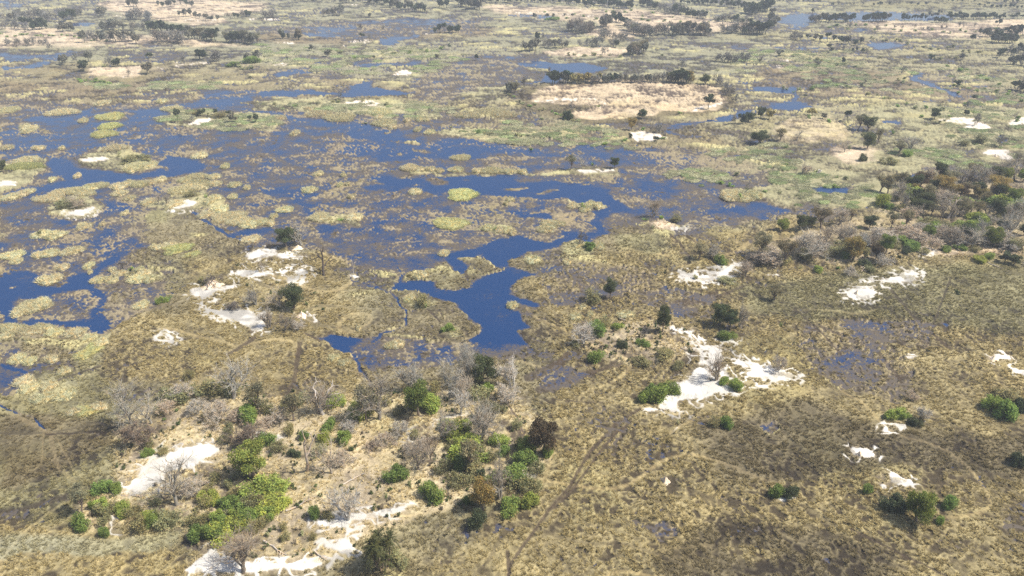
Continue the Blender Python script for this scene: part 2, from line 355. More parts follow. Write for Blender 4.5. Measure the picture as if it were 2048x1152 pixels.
SAND = '''
1 | 163,322 180,320 215,317 226,320 200,327 173,328
1 | 128,426 150,423 190,416 194,420 175,431 145,434
1 | 322,411 350,403 390,404 396,408 380,416 345,419
1 | 0,368 15,365 40,367 35,373 10,375 0,378
.9 | 392,238 430,235 426,246 400,249 373,248
1 | 498,510 510,500 530,498 550,504 566,510 600,511 620,511 580,518 553,517 540,511 522,509 512,518 495,521
1 | 468,546 480,541 510,541 520,547 545,544 550,549 520,553 490,558 484,557
.8 | 555,546 580,543 600,537 612,545 628,552 600,562 585,568 565,567 570,556
1 | 376,582 390,576 410,580 440,577 474,571 465,581 440,586 422,595 410,606 400,599 385,591
1 | 402,613 420,621 450,624 470,614 497,624 505,640 522,618 530,628 522,646 524,668 508,670 490,657 465,643 435,642 430,634 408,625
1 | 1353,550 1380,548 1395,542 1430,544 1455,534 1475,526 1492,525 1476,534 1452,545 1478,552 1482,556 1440,559 1415,566 1395,572 1388,563 1363,559
1 | 1687,586 1708,581 1742,584 1751,595 1740,606 1715,609 1690,599
.85 | 1696,573 1740,567 1790,555 1800,544 1826,541 1835,550 1826,558 1837,571 1820,566 1790,571 1760,573 1740,583 1710,580
1 | 1396,692 1420,694 1441,702 1445,722 1420,737 1404,740 1394,728 1402,712
.95 | 1398,740 1432,742 1422,760 1456,774 1474,793 1430,797 1406,805 1401,816 1387,813 1370,801 1352,812 1368,829 1340,832 1310,826 1314,812 1340,790 1365,775 1384,755
.85 | 1448,717 1500,733 1560,746 1595,756 1572,769 1520,769 1478,757 1500,748 1466,736
.8 | 1428,681 1445,675 1472,680 1460,688 1440,689
1 | 1690,905 1710,899 1730,902 1743,914 1747,923 1730,926 1700,916
.75 | 1750,946 1800,959 1830,972 1810,982 1770,967
.75 | 1748,965 1777,976 1770,987 1755,977
.6 | 1758,857 1790,844 1812,850 1787,862 1777,870
.8 | 1553,996 1580,992 1592,1003 1570,1007
.75 | 1963,719 1985,711 2015,712 2022,722 1990,726
.85 | 2018,737 2060,740 2060,750 2023,746
.75 | 1878,240 1900,235 1940,236 1977,247 1987,259 1960,261 1922,256 1938,250 1905,244
1 | 1955,304 1990,302 2012,307 2025,321 2016,326 1985,316
.8 | 2018,240 2060,237 2060,249 2020,248
.9 | 1143,342 1180,342 1210,339 1236,334 1240,340 1200,346 1170,351
.85 | 1260,268 1290,263 1330,269 1340,278 1310,282 1280,283 1264,276
.6 | 1068,202 1110,197 1150,197 1180,200 1150,203 1090,205
.7 | 1370,226 1415,218 1440,211 1442,204 1425,211 1388,218
1 | 783,151 810,142 830,147 820,152 800,154
.7 | 683,205 740,201 778,207 765,213 700,212
.92 | 243,992 268,970 290,940 320,917 345,905 338,887 352,889 360,900 385,903 410,889 442,897 425,913 400,921 395,931 380,941 350,946 330,976 305,991 275,997
.92 | 620,1053 650,1044 680,1040 695,1029 740,1024 790,1009 823,1008 795,1026 750,1041 730,1051 702,1051 692,1065 708,1075 702,1095 718,1110 690,1119 660,1107 638,1098 650,1090 665,1095 690,1085 680,1071 640,1062
.92 | 360,1142 400,1120 418,1100 433,1093 432,1110 447,1126 500,1130 560,1136 620,1119 658,1127 610,1147 560,1145 500,1158 380,1154
.9 | 1033,946 1049,919 1055,924 1049,951 1022,984 1034,961
.5 | 495,878 560,888 578,910 530,907
.6 | 213,1067 230,1034 248,1022 243,1062
.6 | 1535,133 1565,132 1572,138 1548,140
.6 | 1546,115 1592,121 1560,123
.7 | 525,37 560,36 556,41 530,41
.7 | 500,38 520,38 518,42 502,42
.7 | 560,84 597,82 593,89 565,88
.6 | 545,129 590,128 580,134 550,133
.6 | 1695,172 1726,169 1716,176
.6 | 1743,178 1778,183 1760,185
.6 | 1828,169 1857,172 1845,176
.5 | 1670,105 1732,108 1700,111
.5 | 1770,73 1800,73 1795,76
.6 | 1338,455 1370,453 1402,449 1396,458 1348,461
.6 | 1832,511 1866,499 1868,505 1847,516
.6 | 350,128 390,125 440,126 392,132 348,138
.5 | 460,128 520,126 515,133 465,133
.5 | 305,138 335,136 330,146 300,142
.4 | 230,152 285,149 275,156 240,158
.5 | 640,125 700,80 740,82 720,87 700,87
.6 | 695,80 745,80 740,87 705,87
.6 | 840,66 880,65 878,70 845,71
.6 | 675,8 715,8 710,11 680,11
.5 | 1000,28 1100,22 1180,30 1240,38 1180,38 1120,32 1030,28
.5 | 200,15 260,18 255,20 205,19
.5 | 345,38 440,42 440,48 360,43
.5 | 215,32 245,32 240,35 218,35
.5 | 110,42 145,42 145,47 112,48
.5 | 545,128 590,127 588,131 550,132
.45 | 610,145 625,150 650,150 630,158
.5 | 1000,23 1030,22 1028,25
.7 | 696,551 712,551 714,556 698,556
.6 | 1525,550 1560,547 1560,550 1528,553
.5 | 820,862 850,845 905,832 950,820 905,836 850,852
.4 | 790,868 830,855 835,880 800,895
'''
SANDLINE = '''
.7 2.5 | 1072,203 1110,199 1150,199 1195,202 1214,210 1200,218
.9 4 | 405,602 404,614
.8 3 | 1338,657 1366,665 1385,675 1402,693
.8 3 | 1364,680 1385,686 1402,694
.6 3 | 1370,700 1395,705
.55 2 | 1385,832 1360,850 1340,868
.7 2 | 1280,826 1310,824
.8 3 | 548,545 560,547
.6 2 | 560,617 600,640 630,650
.7 3 | 610,628 632,648
.6 2 | 1480,765 1500,772 1475,790
.5 2 | 850,855 900,842 970,812
.5 2 | 665,985 700,980 735,977
.5 2 | 548,992 600,984 665,985
'''
RING = [(331, 685, 21, 8, 12, 3.5), (1819, 719, 13, 5, 8, 3)]
HOLE = '''
568,549 590,549 585,553 570,553
595,553 620,553 615,561 600,561
1400,546 1422,545 1420,551 1402,550
1430,547 1440,547 1436,550
1372,803 1396,800 1402,812 1388,812
640,1064 690,1065 690,1085 665,1093 640,1085
1408,706 1416,704 1418,722 1410,725
1706,572 1760,567 1745,576 1712,578
'''
def rows(s):
    for line in s.strip().splitlines():
        a, b = line.split('|'); yield a.split(), pts(b)

# noise-warped coordinates so that no shoreline is a straight survey line
ppm = F/GT; sdep = H/GT
amp = GT*.011 + .4
def warp(seed, k=1.0):
    wx = (fbm(GX, GY, 14, 3, seed)-.5) + .7*(fbm(GX, GY, 60, 2, seed+1)-.5)*np.clip(GT/400, .3, 2.5)
    wy = (fbm(GX, GY, 14, 3, seed+5)-.5) + .7*(fbm(GX, GY, 60, 2, seed+6)-.5)*np.clip(GT/400, .3, 2.5)
    wx = wx*2*amp*k; wy = wy*2*amp*k*1.6
    return UU + wx*ppm, VV + wy*ppm*sdep
WU, WV = warp(3)

fb = fbm(GX, GY, 70, 4, 40)
W = (.10 + .22*sstep(.35, .7, fb)).astype(np.float32)
def paint(A, m, val):
    if m is None: return
    r, c, k = m; A[r, c] = A[r, c]*(1-k) + val*k
def paint_max(A, m, val):
    if m is None: return
    r, c, k = m; A[r, c] = np.maximum(A[r, c], val*k)
for (v, s), P in rows(WATER):
    paint(W, poly_mask(P, float(s)), float(v))
for (v, w), P in rows(CHANNEL):
    paint_max(W, line_mask(P, float(w)), float(v))
# two marsh islands inside the big pool, brown mats on the open water
for s in ('845,352 890,352 882,359 850,358', '860,362 900,361 897,370 865,369', '808,369 857,370 850,375', '925,355 948,357 940,360', '995,371 1035,368 1060,372 1010,376',
          '1070,383 1120,383 1110,388', '1020,612 1036,602 1040,616 1022,619', '775,280 830,278 840,287 790,288', '745,268 775,270 760,274', '24,570 35,570 33,575 26,574',
          '820,292 856,293 850,299 822,298', '775,305 800,303 798,308', '1180,372 1250,376 1240,381'):
    paint(W, poly_mask(pts(s), 2), .3)
CC = np.zeros((NR, NC, 3), np.float32); CC[:] = COLS['marsh']
TF = np.full((NR, NC), .6, np.float32)
mixn = fbm(GX, GY, 45, 3, 71)
CC = CC*(1-.6*sstep(.45, .7, mixn)[..., None]) + np.array(COLS['khaki'], np.float32)*(.6*sstep(.45, .7, mixn)[..., None])
DRY = np.zeros((NR, NC), np.float32)
for (nm, s), P in rows(COVER):
    m = poly_mask(P, float(s))
    if m is None: continue
    r, c, k = m
    CC[r, c] = CC[r, c]*(1-k[..., None]) + np.array(COLS[nm], np.float32)*k[..., None]
    TF[r, c] = TF[r, c]*(1-k) + TUFTY[nm]*k
    if nm in ('tan', 'straw', 'wood'): DRY[r, c] = np.maximum(DRY[r, c], k)
    if nm in ('tan', 'straw', 'wood', 'gold', 'olive', 'palg', 'lgrey', 'darkm', 'pan', 'rush'):
        f = {'tan': 0, 'straw': 0, 'pan': 0, 'rush': .1, 'wood': 0, 'gold': .25, 'olive': .4, 'palg': .3, 'lgrey': 0, 'darkm': .5}[nm]
        Wm = W[r, c]; low = Wm < (2 if nm == 'rush' else .38)
        W[r, c] = np.where(low, Wm*(1-k) + Wm*f*k, Wm)
S = np.zeros((NR, NC), np.float32)
for (v,), P in rows(SAND):
    vs = [q[1] for q in P]; soft = 2 if max(vs) < 300 else (6 if max(vs) < 700 else 10); soft = max(2, min(soft, .3*(max(vs)-min(vs))))
    paint_max(S, poly_mask(P, soft), float(v))
for (v, w), P in rows(SANDLINE):
    paint_max(S, line_mask(P, float(w)), float(v))
for line in HOLE.strip().splitlines():
    paint(S, poly_mask(pts(line), 3), .12)
for (u0, v0, rx, ry, ix, iy) in RING:
    th = np.linspace(0, 2*math.pi, 24)[:-1]
    paint_max(S, poly_mask(list(zip(u0+rx*np.cos(th), v0+ry*np.sin(th))), 2), .95)
    paint(S, poly_mask(list(zip(u0+ix*np.cos(th), v0+iy*np.sin(th))), 2), .2)
# resample everything through the warp
Wc = W.copy()
W = bilinear(W, WU, WV); S = bilinear(S, UU*.45+WU*.55, VV*.45+WV*.55); DRY = bilinear(DRY, WU, WV); TF = bilinear(TF, WU, WV)
CC = np.stack([bilinear(CC[..., i], WU, WV) for i in range(3)], -1)

# fine structure, all in metres
near = np.clip(1.25-GT/420, 0, 1)
wxx = GX + 2.2*(fbm(GX, GY, 3.0, 2, 11)-.5); wyy = GY + 2.2*(fbm(GX, GY, 3.0, 2, 12)-.5)
rough = sstep(.40, .56, fbm(GX, GY, 34, 3, 81)); TF = TF*(.5+.6*rough)
rid = 1-np.abs(2*fbm(wxx, wyy, 1.9, 2, 13)-1)             # wormy tussock pattern
rid2 = 1-np.abs(2*fbm(wxx*1.0, wyy*.8, 4.6, 2, 14)-1)
tus = np.clip(.62*sstep(.45, .98, rid) + .38*sstep(.4, .95, rid2), 0, 1)
mid = fbm(GX*.8, GY*1.1, 9, 4, 15, .6)
big = fbm(GX*.7, GY, 30, 3, 16, .6)
spk = fbm(GX, GY, .9, 2, 17)
nf = .40*(mid-.5) + .26*(big-.5) + .42*(spk-.5) + .16*(.5-tus)
q_ = np.sort(nf.ravel()[::97]); nf = np.interp(nf, q_, np.linspace(0, 1, len(q_))).astype(np.float32)      # share of ground below W is W
# salt: solid core, ragged rim, and a web of trampled white paths around it
sv = 1-np.abs(2*fbm(wxx, wyy, 4.4, 2, 21)-1); sv2 = 1-np.abs(2*fbm(wxx, wyy, 7.5, 2, 22)-1)
S2 = blur1(blur1(blur1(blur1(S, 4, 0), 8, 1), 4, 0), 8, 1)
rag = fbm(GX, GY, 2.6, 4, 26, .62)
far_ = sstep(300, 600, GT)
core = sstep(.50+.06*far_, .66+.06*far_, S*1.0 + .85*(rag-.5)*(1-.5*sstep(.6, 1, S2)))
veins = np.maximum(sstep(.91, .955, sv), sstep(.94, .975, sv2))*sstep(.05, .13, S2)*(VV > 420)
holes = sstep(.60, .70, fbm(GX*1.0, GY*1.3, 3.4, 3, 28))*(1-sstep(.55, .95, S2))
sandm = np.clip(np.maximum(core*(1-.6*holes), veins*.9), 0, 1)
W = W*(1-np.clip(S2*3, 0, 1))
wet = sstep(-.06, .06, W - nf)                        # 1 where water stands
wetb = sstep(-.30, .05, W - nf)                       # wet margin
# relief
lowm = sstep(.34, .5, W); macro = .25*(1-.7*lowm) + .5*DRY + .3*sandm + .25*(big-.5)*(1-lowm)
Z = macro + tus*TF*.50*np.clip(GT/160, .8, 3.0)*(1-.75*sandm)*(1-.6*lowm) + .12*(mid-.5)
Z = np.where(W > .05, Z*(1-.75*wetb), Z)
Z = Z*(1-wet) + (-.35)*wet
Z = np.where(VV < 0, Z*.5, Z).astype(np.float32)
# ground colour: dark peaty soil between tussocks of dry grass
lw = sstep(.36, .46, W)[..., None]
CC = CC*(1-.8*lw) + np.array([.205, .17, .11], np.float32)*.8*lw
straw = CC*(1.20 + .7*(mid[..., None]-.5))
yel = sstep(.5, .8, fbm(GX, GY, 18, 3, 23))[..., None]
straw = straw*(1-.25*yel) + straw*np.array([1.22, 1.08, .72], np.float32)*.25*yel
grn = .7*sstep(.55, .8, fbm(GX, GY, 25, 3, 24))[..., None]
straw = straw*(1-.5*grn) + straw*np.array([.90, .97, .80], np.float32)*.5*grn
soil = CC*np.array([.25, .235, .27], np.float32) + .004
fc = 1+1.3*sstep(250, 700, GT)
k = np.clip(.52+ (tus-.50)*2.4*TF + .5*(spk-.5) + fc*(1.6*(mid-.5) + 1.4*(big-.5)) + (1-TF)*.3, 0, 1)[..., None]
Cg = soil*(1-k) + straw*k
# low islands of brighter reed in the marsh
reed = sstep(.60, .68, fbm(GX*.55, GY, 11, 3, 27))*sstep(.12, .2, W)*(1-sstep(.32, .38, W))
Cg = Cg*(1-.75*reed[..., None]) + np.array([.50, .45, .22], np.float32)*(.8+.4*tus[..., None])*.75*reed[..., None]
Z = Z + (reed*.5*(1-wet)).astype(np.float32)
mud = np.array([.125, .103, .092], np.float32)*(.8+.5*mid[..., None]) + np.array([.17, .14, .085], np.float32)*(tus[..., None])*.9
# game trails: a web of trampled lines, some dusty pale, some black with mud
def web(seed, wl, width):
    dx = 8*(fbm(GX, GY, 26, 2, seed)-.5)
    f0 = fbm(GX+dx, GY, wl, 2, seed+1); fx = fbm(GX+dx+.5, GY, wl, 2, seed+1); fy = fbm(GX+dx, GY+.5, wl, 2, seed+1)
    gr = np.hypot(fx-f0, fy-f0)/.5 + .004
    return 1-sstep(width*.5, width, np.abs(f0-.5)/gr)
onl = (1-lowm)*(GT < 520)*sstep(.40, .50, fbm(GX, GY, 60, 2, 55))
tw = np.clip(GT/330, .45, 1.2)
tr1 = np.maximum(web(51, 44, tw), web(61, 27, tw*.8)*.8); tr2 = web(57, 36, tw)
k1 = (tr1*onl*.5)[..., None]; k2 = (tr2*onl*.5)[..., None]
Cg = Cg*(1-k1) + CC*np.array([.30, .28, .33], np.float32)*k1
Cg = Cg*(1-k2) + CC*np.array([1.45, 1.35, 1.25], np.float32)*k2
trm = np.maximum(tr1, tr2)*onl
TRAILS = """
d 9 | 0,1029 30,1024 60,1018 110,1001 150,990
d 3 | 92,871 160,868 240,866
d 6 | 455,712 480,698 508,678
d 6 | 600,690 594,725 590,760 570,800
d 5 | 1250,858 1205,878 1180,905 1160,940 1140,975
d 4 | 1262,845 1230,870 1200,905 1180,935 1150,975 1110,1020
d 5 | 1140,975 1100,1020 1070,1062 1045,1095 1022,1130 1015,1160
d 5 | 1015,1105 1019,1160
d 14 | 1058,757 1090,742 1120,728
d 7 | 1110,732 1130,715 1135,708
d 13 | 1080,781 1130,764 1185,746
d 6 | 1180,748 1215,738 1240,733
d 2.5 | 1110,803 1160,806 1225,806
d 3 | 1340,470 1362,492 1380,520
d 3 | 1360,465 1400,495
p 3 | 1240,497 1290,506 1340,515
d 4 | 930,540 935,560
d 3 | 855,618 868,632 880,645
d 4 | 640,684 610,668
d 4 | 1140,540 1155,560 1165,585
d 3 | 1590,620 1640,665 1700,730 1760,760
d 4 | 1780,580 1830,640 1900,700
d 3 | 1900,560 1870,640 1850,700
d 4 | 1640,655 1750,700 1800,760
p 4 | 116,880 135,915 150,945 174,962
p 3 | 88,870 86,930
p 3 | 1300,830 1340,830 1385,832
p 4 | 1400,832 1380,845 1340,868
d 5 | 1280,820 1230,850 1190,900
d 12 | 1350,612 1400,600 1430,592
d 5 | 1425,598 1460,586 1485,576
p 5 | 0,540 60,515 130,480 200,452
p 3 | 850,480 900,470 945,462 985,468
d 3 | 1010,805 1040,850 1055,900
p 6 | 1010,1045 1060,1000 1090,960 1110,900
p 3 | 1290,1128 1340,1100 1420,1094
d 3 | 1700,1060 1800,1110 1900,1160
d 4 | 200,735 120,760 60,800
p 4 | 750,1090 800,1040 900,1020
"""
for (ty, w), P in rows(TRAILS):
    m_ = line_mask(P, float(w))
    if m_ is None: continue
    r, c, kk_ = m_
    fr = sstep(.30, .55, kk_ + .55*(spk[r, c]-.5) + .35*(mid[r, c]-.5))
    trm[r, c] = np.maximum(trm[r, c], fr)
    colr = np.array([.30, .27, .36] if ty == 'd' else [1.4, 1.32, 1.2], np.float32)
    q_ = (fr*(.85 if ty == 'd' else .5))[..., None]
    Cg[r, c] = Cg[r, c]*(1-q_) + CC[r, c]*colr*q_
    Z[r, c] -= (.12*fr*(Z[r, c] > .15)).astype(np.float32)
wb = (wetb*sstep(.16, .42, W))[..., None]
Cg = Cg*(1-.72*wb) + mud*.72*wb
# dry islands: paler, pinkish sand between the tufts
dn = sstep(.42, .62, fbm(GX, GY, 7, 3, 31))[..., None]*DRY[..., None]
Cg = Cg*(1-.45*dn) + np.array([.52, .43, .31], np.float32)*(.75+.3*spk[..., None])*.45*dn
halo = (sstep(.02, .3, S)*(1-sandm))[..., None]
Cg = Cg*(1-.35*halo) + np.array([.40, .33, .22], np.float32)*.35*halo
dust = sstep(.35, .6, fbm(GX, GY, 6, 3, 33))
sc_col = np.array([.83, .79, .72], np.float32)*(1-.30*dust[..., None]-.25*sstep(.5, .62, fbm(GX, GY, 11, 4, 35, .6))[..., None])
sc_col = sc_col*(1-far_[..., None]) + np.array([.80, .71, .60], np.float32)*far_[..., None]
Cg = Cg*(1-sandm[..., None]) + sc_col*sandm[..., None]
Cg = np.clip(Cg, .01, .93)
def ground_z(u, v):
    return float(bilinear(Z, np.array([u]), np.array([v]))[0])
# ------------------------------------------------------------------ ground sheet and water sheet
def grid_mesh(name, X, Y, Zv, colr=None, extra=None):
    nr, nc = X.shape
    me = bpy.data.meshes.new(name); nv = nr*nc
    co = np.empty((nv, 3), np.float32); co[:, 0] = X.ravel(); co[:, 1] = Y.ravel(); co[:, 2] = Zv.ravel()
    idx = np.arange(nv, dtype=np.int32).reshape(nr, nc)
    q = np.stack([idx[:-1, :-1], idx[1:, :-1], idx[1:, 1:], idx[:-1, 1:]], -1).reshape(-1, 4)
    me.vertices.add(nv); me.vertices.foreach_set('co', co.ravel())
    me.loops.add(q.size); me.loops.foreach_set('vertex_index', q.ravel())
    me.polygons.add(len(q)); me.polygons.foreach_set('loop_start', np.arange(0, q.size, 4, dtype=np.int32))
    me.polygons.foreach_set('use_smooth', np.ones(len(q), bool))
    me.update(calc_edges=True)
    if colr is not None:
        a = me.color_attributes.new('cover', 'FLOAT_COLOR', 'POINT')
        c4 = np.ones((nv, 4), np.float32); c4[:, :3] = colr.reshape(-1, 3); a.data.foreach_set('color', c4.ravel())
    for nm, A in (extra or {}).items():
        a = me.attributes.new(nm, 'FLOAT', 'POINT'); a.data.foreach_set('value', A.ravel().astype(np.float32))
    o = bpy.data.objects.new(name, me); col.objects.link(o); o['kind'] = 'structure'
    return o
# ground material: surveyed cover colour, broken up by several sizes of procedural noise
m, n, l, p = new_mat('ground_cover')
at = n.new('ShaderNodeAttribute'); at.attribute_name = 'cover'
geo = n.new('ShaderNodeNewGeometry')
def noise(scale, detail=3, rough=.6, dist=0):
    z = n.new('ShaderNodeTexNoise'); z.inputs['Scale'].default_value = scale; z.inputs['Detail'].default_value = detail
    z.inputs['Roughness'].default_value = rough; z.inputs['Distortion'].default_value = dist
    l.new(geo.outputs['Position'], z.inputs['Vector']); return z
n1 = noise(1.6, 4, .65, .6); n2 = noise(.35, 3, .6)
mr = n.new('ShaderNodeMapRange'); mr.inputs['From Min'].default_value = .3; mr.inputs['From Max'].default_value = .7
mr.inputs['To Min'].default_value = .68; mr.inputs['To Max'].default_value = 1.3
l.new(n1.outputs['Fac'], mr.inputs['Value'])
mr2 = n.new('ShaderNodeMapRange'); mr2.inputs['From Min'].default_value = .3; mr2.inputs['From Max'].default_value = .7
mr2.inputs['To Min'].default_value = .85; mr2.inputs['To Max'].default_value = 1.15
l.new(n2.outputs['Fac'], mr2.inputs['Value'])
mm = n.new('ShaderNodeMath'); mm.operation = 'MULTIPLY'; l.new(mr.outputs[0], mm.inputs[0]); l.new(mr2.outputs[0], mm.inputs[1])
sa = n.new('ShaderNodeAttribute'); sa.attribute_name = 'sand'
mx = n.new('ShaderNodeMix'); mx.data_type = 'FLOAT'; mx.inputs['B'].default_value = 1.0
l.new(sa.outputs['Fac'], mx.inputs['Factor']); l.new(mm.outputs[0], mx.inputs['A'])
sc_ = n.new('ShaderNodeVectorMath'); sc_.operation = 'SCALE'
l.new(at.outputs['Color'], sc_.inputs[0]); l.new(mx.outputs['Result'], sc_.inputs['Scale'])
l.new(sc_.outputs[0], p.inputs['Base Color'])
bp = n.new('ShaderNodeBump'); bp.inputs['Strength'].default_value = .7; bp.inputs['Distance'].default_value = .25
n3 = noise(2.4, 4, .7, .4); l.new(n3.outputs['Fac'], bp.inputs['Height']); l.new(bp.outputs[0], p.inputs['Normal'])
p.inputs['Roughness'].default_value = .95; p.inputs['Specular IOR Level'].default_value = .08
M_GROUND = m
g = grid_mesh('ground', GX, GY, Z, Cg, {'sand': sandm}); g.data.materials.append(M_GROUND)

m, n, l, p = new_mat('flood_water')
p.inputs['Roughness'].default_value = .12; p.inputs['IOR'].default_value = 1.33
geo = n.new('ShaderNodeNewGeometry')
def noise(scale, detail=3, rough=.6, dist=0):
    z = n.new('ShaderNodeTexNoise'); z.inputs['Scale'].default_value = scale; z.inputs['Detail'].default_value = detail
    z.inputs['Roughness'].default_value = rough; z.inputs['Distortion'].default_value = dist
    l.new(geo.outputs['Position'], z.inputs['Vector']); return z
va = n.new('ShaderNodeAttribute'); va.attribute_name = 'veg'
a1 = noise(1.1, 5, .75, .8); a2 = noise(.09, 3, .6)
ad = n.new('ShaderNodeMath'); ad.operation = 'MULTIPLY_ADD'; ad.inputs[1].default_value = .9; l.new(a2.outputs['Fac'], ad.inputs[0]); l.new(a1.outputs['Fac'], ad.inputs[2])
su = n.new('ShaderNodeMath'); su.operation = 'MULTIPLY_ADD'; su.inputs[1].default_value = .34; l.new(va.outputs['Fac'], su.inputs[0]); l.new(ad.outputs[0], su.inputs[2])
mr = n.new('ShaderNodeMapRange'); mr.interpolation_type = 'SMOOTHSTEP'; mr.inputs['From Min'].default_value = 1.04; mr.inputs['From Max'].default_value = 1.38
l.new(su.outputs[0], mr.inputs['Value'])
mxc = n.new('ShaderNodeMix'); mxc.data_type = 'RGBA'
mxc.inputs['A'].default_value = (.011, .040, .125, 1); mxc.inputs['B'].default_value = (.105, .086, .066, 1)
l.new(mr.outputs[0], mxc.inputs['Factor']); l.new(mxc.outputs['Result'], p.inputs['Base Color'])
mrr = n.new('ShaderNodeMapRange'); mrr.inputs['To Min'].default_value = .07; mrr.inputs['To Max'].default_value = .7
l.new(mr.outputs[0], mrr.inputs['Value']); l.new(mrr.outputs[0], p.inputs['Roughness'])
bp = n.new('ShaderNodeBump'); bp.inputs['Strength'].default_value = .05; bp.inputs['Distance'].default_value = .05
n3 = noise(2.0, 3, .6, .3); l.new(n3.outputs['Fac'], bp.inputs['Height']); l.new(bp.outputs[0], p.inputs['Normal'])
M_WATER = m
veg = np.clip(1-(Wc-.45)/.5, 0, 1); veg = bilinear(veg, WU, WV)
sh = blur1(blur1(wet.astype(np.float32), 1, 0), 3, 1); veg = np.clip(veg + .35*np.clip(.95-sh, 0, 1), 0, 1.1)
s2 = (slice(None, None, 2), slice(None, None, 2))
wo = grid_mesh('water', GX[s2], GY[s2], np.zeros_like(GX[s2]), None, {'veg': veg[s2]}); wo.data.materials.append(M_WATER)
# ------------------------------------------------------------------ plant building
class MB:
    """collects triangles and quads with a tone per vertex and a material slot per face"""
    def __init__(s): s.v = []; s.t = []; s.f = []; s.m = []; s.n = 0
    def add(s, v, f, tone, mat=0):
        v = np.asarray(v, np.float32).reshape(-1, 3); f = np.asarray(f, np.int32)
        s.v.append(v); s.t.append(np.broadcast_to(np.asarray(tone, np.float32), (len(v),)).copy())
        s.f.append((f + s.n, mat)); s.n += len(v)
    def mesh(s, name, mats):
        me = bpy.data.meshes.new(name)
        V = np.concatenate(s.v); me.vertices.add(len(V)); me.vertices.foreach_set('co', V.ravel())
        loops = np.concatenate([f.ravel() for f, _ in s.f]); sizes = np.concatenate([np.full(len(f), f.shape[1], np.int32) for f, _ in s.f])
        mi = np.concatenate([np.full(len(f), k, np.int32) for f, k in s.f])
        me.loops.add(len(loops)); me.loops.foreach_set('vertex_index', loops)
        st = np.concatenate([[0], np.cumsum(sizes)[:-1]]).astype(np.int32)
        me.polygons.add(len(sizes)); me.polygons.foreach_set('loop_start', st)
        for q in mats: me.materials.append(q)
        me.polygons.foreach_set('material_index', mi)
        me.update(calc_edges=True)
        a = me.attributes.new('tone', 'FLOAT', 'POINT'); a.data.foreach_set('value', np.concatenate(s.t))
        return me
def tube(mb, P, R, sides=5, tone=.5, mat=0):
    P = np.asarray(P, float); R = np.asarray(R, float); k = len(P)
    d = np.gradient(P, axis=0); d /= np.linalg.norm(d, axis=1)[:, None]+1e-9
    ref = np.array([1., 0, 0]) if abs(d[0][0]) < .8 else np.array([0, 1., 0])
    a = np.cross(d, ref); a /= np.linalg.norm(a, axis=1)[:, None]; b = np.cross(d, a)
    th = np.arange(sides)*2*math.pi/sides
    V = P[:, None, :] + R[:, None, None]*(a[:, None, :]*np.cos(th)[None, :, None] + b[:, None, :]*np.sin(th)[None, :, None])
    f = []
    for i in range(k-1):
        for j in range(sides):
            f.append((i*sides+j, i*sides+(j+1) % sides, (i+1)*sides+(j+1) % sides, (i+1)*sides+j))
    mb.add(V.reshape(-1, 3), f, tone, mat)
def leaves(mb, C, size, rng, tone, mat=0, flat=.0, aim=None):
    """a bent triangle pair (leaf spray) at every centre"""
    k = len(C); C = np.asarray(C, float)
    d1 = rng.normal(size=(k, 3)); d1[:, 2] *= (1-flat)
    if aim is not None: d1 = d1*.6 + aim
    d1 /= np.linalg.norm(d1, axis=1)[:, None]+1e-9
    d2 = rng.normal(size=(k, 3)); d2[:, 2] *= (1-flat); d2 -= (d2*d1).sum(1)[:, None]*d1; d2 /= np.linalg.norm(d2, axis=1)[:, None]+1e-9
    s = (size*rng.uniform(.6, 1.4, k))[:, None]
    a = C - d1*s*.5; b = C + d2*s*.42; c = C + d1*s*.55; e = C - d2*s*.36 + np.cross(d1, d2)*s*.2
    V = np.stack([a, b, c, e], 1).reshape(-1, 3)
    i = np.arange(k)*4
    f = np.concatenate([np.stack([i, i+1, i+2], 1), np.stack([i, i+2, i+3], 1)])
    mb.add(V, f, np.repeat(tone, 4), mat)
def blob_points(c, r, n, rng, shell=.55, squash=.75):
    d = rng.normal(size=(n, 3)); d /= np.linalg.norm(d, axis=1)[:, None]
    rad = r*(shell + (1-shell)*rng.uniform(0, 1, n)**.6)
    P = d*rad[:, None]; P[:, 2] *= squash
    return P + c
def branchset(rng, base, direc, length, rad, depth, maxd, out, spread=.55, up=.12, wob=.12, child=(2, 4), shrink=.72):
    """recursive branching; out gets (points, radii, depth)"""
    k = 4; P = [base]; d = direc/np.linalg.norm(direc)
    for i in range(k):
        d = d + rng.normal(size=3)*wob + np.array([0, 0, up*.5]); d /= np.linalg.norm(d)
        P.append(P[-1] + d*length/k)
    P = np.array(P); R = np.linspace(rad, rad*.6, k+1); out.append((P, R, depth))
    if depth >= maxd: return
    nc = rng.integers(child[0], child[1]+1)
    for c in range(nc):
        t = 1.0 if c == 0 else rng.uniform(.35, .98)
        q = P[0] + 0; i = min(int(t*k), k-1); q = P[i] + (P[i+1]-P[i])*(t*k-i)
        nd = d + rng.normal(size=3)*spread + np.array([0, 0, up])
        branchset(rng, q, nd, length*shrink*rng.uniform(.75, 1.2), max(rad*.58*rng.uniform(.8, 1.1), .018), depth+1, maxd, out, spread, up, wob, child, shrink)

